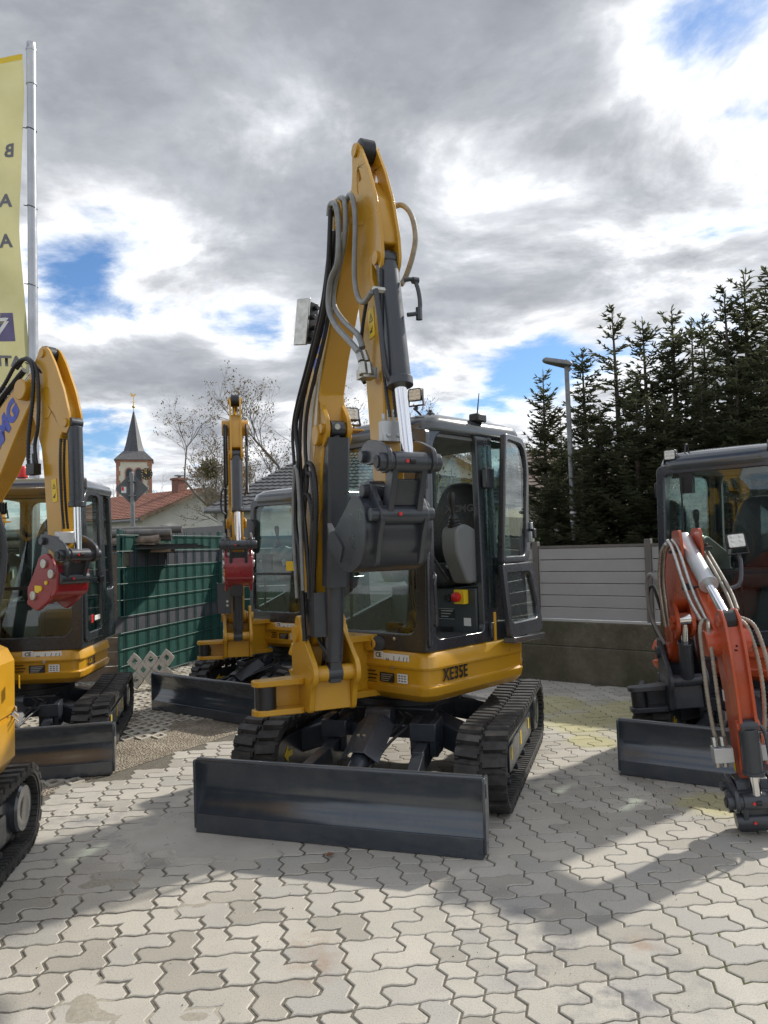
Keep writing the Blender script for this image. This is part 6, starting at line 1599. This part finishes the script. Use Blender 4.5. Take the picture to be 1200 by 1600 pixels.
# red roofed house: white gable turned to the right front
gable_house('house', 'white gabled house with red tiled roof and brick chimney beyond the grey fence', Matrix.Translation((-8.95, 38.0, 0)) @ Matrix.Rotation(R(52), 4, 'Z'), 7.0, 8, 3.3, 4.68, 'plaster', 'redtile', 16, 34, .45, ((-1.2, .9, 1.0, 1.1), (1.4, .9, 1.0, 1.1)), (-.2, 1.6, 5.35, .27))
# grey tiled hip roof behind the parked machine
hr = thing('house', 'house with a dark grey tiled roof slope rising behind the excavator', 'house', Matrix.Translation((-1.2, 24.0, 0)))
b = MB(); b.box(-4.1, 5.2, .4, 7.6, 0, 2.95); b.build('wall', 'plaster', hr)
tiled_roof('roof', 'greytile', hr, (-4.4, 0, 2.9), (5.5, 0, 2.9), (3.5, 4.0, 5.15), (-1.2, 4.0, 5.15), 17, 40, .06)
tiled_roof('roof', 'greytile', hr, (-4.4, 8.0, 2.9), (-4.4, 0, 2.9), (-1.2, 4.0, 5.15), (-1.2, 4.0, 5.15), 17, 24, .06)
b = MB(); b.cyl((-4.4, -.08, 2.85), (5.5, -.08, 2.85), .08, n=8); b.build('gutter', 'galv', hr)
gable_house('house', 'pale gabled house seen through the cab doorway of the middle excavator', Matrix.Translation((1.45, 26.0, 0)) @ Matrix.Rotation(R(-20), 4, 'Z'), 7.2, 8, 2.9, 5.1, 'plaster', 'greytile', 14, 24, .4, ((-1.5, 1.0, 1.0, 1.2),)) 
gable_house('house', 'house with wide brown tiled roof half hidden behind the spruces', Matrix.Translation((4.6, 25.5, 0)) @ Matrix.Rotation(R(-84), 4, 'Z'), 8, 16, 2.2, 4.6, 'plaster', 'browntile', 22, 46, .5)

# ------------------------------------------------------------------ trees
M['spruce'] = None
def needle_mat(name, lo, mid, hi):
    m, N, L, bs = newmat(name)
    g = N.new('ShaderNodeNewGeometry')
    c = ramp(N, L, g.outputs['Random Per Island'], ((0, lo), (.55, mid), (1, hi)))
    c = mixc(N, L, .5, c, ramp(N, L, tnoise(N, L, 1.4, 4), ((.3, (.55, .55, .55)), (.7, (1.2, 1.15, 1.0)))), 'MULTIPLY')
    L.new(c, bs.inputs['Base Color']); bs.inputs['Roughness'].default_value = .6; bs.inputs['Specular IOR Level'].default_value = .3
    tr = N.new('ShaderNodeBsdfTranslucent'); L.new(c, tr.inputs[0]); mx = N.new('ShaderNodeMixShader'); mx.inputs[0].default_value = .52
    L.new(bs.outputs[0], mx.inputs[1]); L.new(tr.outputs[0], mx.inputs[2]); L.new(mx.outputs[0], N['Material Output'].inputs[0])
    return m
M['spruce'] = needle_mat('spruce_needles', (.075, .090, .052), (.115, .132, .074), (.165, .17, .095))
M['trunk'] = plain('conifer_bark', (.075, .058, .045), .95, var=.3, scale=8)
M['barkgrey'] = plain('bare_bark', (.19, .17, .15), .9, var=.25, scale=6)
M['bud'] = needle_mat('spring_buds', (.14, .10, .055), (.20, .15, .08), (.26, .21, .12))
M['mistletoe'] = needle_mat('mistletoe_twigs', (.07, .07, .03), (.12, .115, .05), (.17, .15, .07))
M['leafgreen'] = needle_mat('evergreen_leaves', (.03, .055, .02), (.06, .09, .03), (.11, .14, .055))
def spruce_mesh(seed, H=6.5, Rm=1.35, dens=1.0, sparse=0.0):
    rnd = random.Random(seed); tr = MB(); nd = MB(); wd_ = MB()
    tr.tube([(0, 0, 0), (rnd.gauss(0, .02), rnd.gauss(0, .02), H*.5), (0, 0, H)], [.12, .09, .07, .04, .012][:3] if False else [.11, .07, .008], 8, 0)
    def needle(p, d, ln, w, nrm):
        d = d.normalized(); s = d.cross(nrm)
        if s.length < 1e-3: return
        s.normalize(); up = s.cross(d)
        m_ = p + d*(ln*.45)
        nd.add([p-s*w*.25, m_-s*w*.5+up*.006, p+d*ln, m_+s*w*.5+up*.006, p+s*w*.25], [(0, 1, 2, 3, 4)])
    z = H*.05
    while z < H*.985:
        f = z/H; L0 = Rm*(1-f)**.80 + .06
        n = 5 if f < .9 else 4
        a0 = rnd.uniform(0, 6.28)
        for q in range(n):
            if rnd.random() < sparse*(.25+.6*f): continue
            a = a0+q*6.283/n+rnd.gauss(0, .18); L_ = L0*rnd.uniform(.55, 1.22)
            rise = -.20+.85*f+rnd.gauss(0, .14)
            base = Vector((0, 0, z+rnd.gauss(0, .10))); out = Vector((math.cos(a), math.sin(a), 0))
            pts = [base + out*(L_*t) + Vector((0, 0, L_*(rise*t + (.30-.1*f)*t*t*t))) for t in (0, .25, .5, .75, 1)]
            wd_.tube(pts, [.016*(1-f*.6), .013*(1-f*.6), .009, .006, .003], 3, 0, caps=False)
            k = max(4, int(L_/.052*dens))
            for i in range(k):
                t = .10+.90*i/k if i < k-1 else 1.0; j = min(3, int(t*4)); u = t*4-j; p = pts[j].lerp(pts[j+1], min(1, u)); dr = (pts[j+1]-pts[j]).normalized()
                side = dr.cross(Vector((0, 0, 1))).normalized()
                ln = (.14+.34*(1-t)*L_)*rnd.uniform(.6, 1.25)
                for sg in (-1, 1):
                    if rnd.random() < .15: continue
                    d = dr*.75 + side*sg*rnd.uniform(.6, 1.0) + Vector((0, 0, rnd.gauss(-.12, .22)))
                    d.normalize(); e = p + d*ln
                    nl = max(1, int(ln/.10))
                    needle(p, d, ln, .045, Vector((0, 0, 1))); needle(p, d, ln*.95, .04, side*sg+dr*.3)
                    for m_ in range(nl):
                        pp = p.lerp(e, (m_+.6)/(nl+.3)); s2 = d.cross(Vector((0, 0, 1))).normalized()
                        for s3 in (-1, 1): needle(pp, d*.8+s2*s3*.8+Vector((0, 0, rnd.gauss(-.05, .2))), rnd.uniform(.07, .15), .034, Vector((rnd.gauss(0, .4), rnd.gauss(0, .4), 1)))
                if rnd.random() < .5: needle(p, dr+Vector((rnd.gauss(0, .2), rnd.gauss(0, .2), .5)), rnd.uniform(.06, .12), .03, side)
            needle(pts[-1], pts[-1]-pts[-2], .14, .035, Vector((0, 0, 1))); needle(pts[-1], pts[-1]-pts[-2], .14, .035, out.cross(Vector((0, 0, 1))))
        z += (.20 if f < .75 else .26)*rnd.uniform(.75, 1.25)*(1+sparse*.5)
    for q in range(14): needle(Vector((0, 0, H-.45+q*.035)), Vector((rnd.gauss(0, .5), rnd.gauss(0, .5), .8)), .10, .03, Vector((1, 0, 0)))
    a = tr.mesh('trunk'); a.materials.append(M['trunk']); c = nd.mesh('crown', recalc=False, ang=180); c.materials.append(M['spruce']); w = wd_.mesh('branch', recalc=False); w.materials.append(M['trunk'])
    return a, w, c
SPR = [spruce_mesh(1, 6.5, 1.45), spruce_mesh(2, 6.5, 1.25, .8, .45), spruce_mesh(3, 6.5, 1.35, .9, .2)]
spr_labels = ['small slim spruce standing alone left of the street lamp', 'spruce with ragged top just right of the street lamp', 'tall thin see-through spruce right of the street lamp', 'spruce with narrow tip right of the thin see-through one',
              'spruce with even pointed tip near the middle of the row', 'slender spruce tip between two taller ones', 'low spruce tip before the gap of blue sky', 'spruce behind the orange cab with bare leading shoot', 'tallest broad spruce of the row above the orange cab', 'spruce cut off by the right edge of the picture']
spr = [(848, 578, 15.5, 0, .9), (915, 545, 15.0, 2, 1.05), (957, 480, 15.5, 1, 1.0), (1006, 500, 15.2, 2, 1.0), (1043, 482, 14.8, 0, 1.0), (1076, 502, 15.8, 1, .9), (1101, 492, 15.0, 2, .95), (1131, 450, 14.2, 1, 1.0), (1161, 430, 14.4, 0, 1.1), (1204, 412, 13.6, 2, 1.1)]
def spot(x, y, D):
    d = f_ + r2*(x-600)/1200 - u2*(y-800)/1200; t = D/d.y
    return Vector((0, 0, 1.6)) + d*t
rnd = random.Random(12)
def place_spruce(p, H, var, wid, label):
    k = H/6.5
    t = thing('spruce_tree', label, 'tree', Matrix.Translation((p.x, p.y, 0)) @ Matrix.Rotation(rnd.uniform(0, 6.28), 4, 'Z') @ Matrix.Rotation(rnd.gauss(0, .012), 4, 'X'), 'spruces behind the wall')
    t.scale = (k*wid, k*wid, k)
    for n_, me in zip(('trunk', 'branch', 'crown'), SPR[var]):
        o = bpy.data.objects.new(n_, me); col.objects.link(o); o.parent = t
for (x, y, D, var, wid), lab in zip(spr, spr_labels):
    p = spot(x, y, D); place_spruce(p, p.z, var, wid, lab)
for x, y, D, var, wid, lab in ((880, 660, 16.5, 0, 1.1, 'short dark spruce in the second row behind the lamp post'), (935, 640, 14.2, 0, 1.3, 'low bushy spruce filling the hedge right of the lamp post'), (990, 610, 13.6, 2, 1.35, 'bushy lower spruce before the thin see-through one'), (1040, 620, 13.4, 0, 1.4, 'low wide spruce just left above the orange cab roof'),
                               (1095, 600, 13.2, 2, 1.35, 'mid height spruce straight above the orange cab roof'), (1150, 560, 12.8, 0, 1.35, 'wide dark spruce close behind the orange cab'), (1195, 540, 12.6, 2, 1.4, 'dense spruce half hidden by the orange cab at the right edge'), (905, 700, 13.8, 2, 1.5, 'lowest spruce bush beside the lamp post above the slat fence'), (860, 740, 14.4, 0, 1.5, 'low dark spruce bush showing beside the open cab door')):
    p = spot(x, y, D); place_spruce(p, p.z, var, wid, lab)
def bare_tree(name, label, base, H, seed, spread=1.0, buds=.5, levels=5, lean=0.0, group=None, nests=0):
    rnd = random.Random(seed); w = MB(); bd = MB(); tips = []
    def grow_(p, d, ln, r, lv):
        n = 3; q = [p]; dd = d.copy()
        for i in range(n):
            dd = (dd + Vector((rnd.gauss(0, .12), rnd.gauss(0, .12), rnd.gauss(.05, .08)))).normalized(); q.append(q[-1]+dd*(ln/n))
        w.tube(q, [r*(1-.42*i/n) for i in range(n+1)], 6 if lv > 3 else (4 if lv > 1 else 3), 0, caps=False)
        if lv == 0:
            for s in q[1:]:
                if rnd.random() < buds:
                    for _ in range(3):
                        c = s + Vector((rnd.gauss(0, .06), rnd.gauss(0, .06), rnd.gauss(0, .06))); e = rnd.uniform(.025, .06); v1 = Vector((rnd.gauss(0, 1), rnd.gauss(0, 1), rnd.gauss(0, 1))).normalized()*e; v2 = v1.orthogonal().normalized()*e*.6
                        bd.add([c-v1, c-v2, c+v1, c+v2], [(0, 1, 2, 3)])
            return
        if lv == 2: tips.append(q[-1])
        kids = rnd.choice((3, 4)) if lv > 1 else rnd.choice((3, 4, 5))
        for i in range(kids):
            a = q[rnd.choice((1, 2, 3))] if i else q[-1]; ax = Vector((rnd.gauss(0, 1), rnd.gauss(0, 1), rnd.gauss(.1, .5))).normalized()
            nd_ = (dd + ax*spread*rnd.uniform(.45, .85)).normalized()
            grow_(a, nd_, ln*rnd.uniform(.58, .82), r*rnd.uniform(.42, .60), lv-1)
    grow_(Vector((0, 0, 0)), Vector((lean, 0, 1)).normalized(), H*.34, H*.018, levels)
    t = thing(name, label, 'tree', Matrix.Translation(base), group)
    w.build('trunk', 'barkgrey', t, recalc=False, ang=80)
    if bd.v: bd.build('bud', 'bud', t, recalc=False)['kind'] = 'stuff'
    for i in range(nests):
        c = rnd.choice(tips); b = MB()
        for _ in range(420):
            v = Vector((rnd.gauss(0, 1), rnd.gauss(0, 1), rnd.gauss(0, 1))).normalized()*rnd.uniform(.1, .42)*H/10; e = v.normalized(); s = e.orthogonal().normalized()*.03
            b.add([c+v-s, c+v+s, c+v+e*.16], [(0, 1, 2)])
        b.build('mistletoe', 'mistletoe', t, recalc=False)
def bt(x, y, D, seed, label, **k):
    p = spot(x, y, D); bare_tree('bare_tree', label, (p.x, p.y, 0), p.z*1.02, seed, group='leafless trees behind the roofs', **k)
bt(360, 612, 34, 11, 'budding leafless tree directly behind the raised boom of the rear machine', buds=.2, spread=1.1, nests=2, levels=6)
bt(445, 600, 32, 22, 'budding tree with mistletoe balls beside the dark tiled roof', buds=.2, spread=.95, nests=3, levels=6)
bt(270, 722, 75, 33, 'low bare tree just right of the church tower', buds=0)
bt(318, 712, 60, 44, 'bare treetop above the chimney of the red roofed house', buds=.15)
bt(172, 745, 80, 55, 'small bare tree at the left foot of the church tower', buds=0)
bt(545, 610, 34, 66, 'bare treetop showing between boom and arm of the middle excavator', buds=.1, levels=6)
bt(650, 640, 36, 77, 'thin bare treetop above the cab roof of the middle excavator', buds=.3)
bt(800, 650, 26, 88, 'fine twigged bare tree behind the open cab door', buds=.15, spread=1.0)
bt(740, 690, 28, 99, 'bare tree seen through the cab doorway', buds=.3)
def bush(name, label, c, rx, rz, seed, n=2600, mat='leafgreen'):
    rnd = random.Random(seed); b = MB(); t = thing(name, label, 'shrub', Matrix.Translation((c[0], c[1], 0)))
    tr = MB()
    for _ in range(9):
        a = rnd.uniform(0, 6.28); tr.tube([(0, 0, 0), (math.cos(a)*rx*.3, math.sin(a)*rx*.3, rz*.5), (math.cos(a)*rx*.6, math.sin(a)*rx*.6, rz*rnd.uniform(.7, 1))], [.03, .02, .008], 4, 0, caps=False)
    tr.build('stem', 'barkgrey', t)
    cl = [Vector((rnd.gauss(0, rx*.45), rnd.gauss(0, rx*.45), rz*rnd.uniform(.12, .95))) for _ in range(46)]
    for _ in range(n):
        q = rnd.choice(cl); p = q + Vector((rnd.gauss(0, .16), rnd.gauss(0, .16), rnd.gauss(0, .15)))*rx
        d = Vector((rnd.gauss(0, 1), rnd.gauss(0, 1), rnd.gauss(.2, .6))).normalized(); s = d.cross(Vector((rnd.gauss(0, .5), rnd.gauss(0, .5), 1))).normalized(); l = rnd.uniform(.06, .12); w = l*.22
        b.add([p, p+d*l*.5-s*w, p+d*l, p+d*l*.5+s*w], [(0, 1, 2, 3)])
    b.build('foliage', mat, t, recalc=False)
bush('evergreen_shrub', 'tall evergreen shrub seen through the cab of the middle excavator', (.95, 13.2), 1.1, 2.9, 5, 5200)
bush('evergreen_shrub', 'dark evergreen shrub beside the grey fence at the left', (-6.9, 17.4), .6, 2.0, 6, 1500)
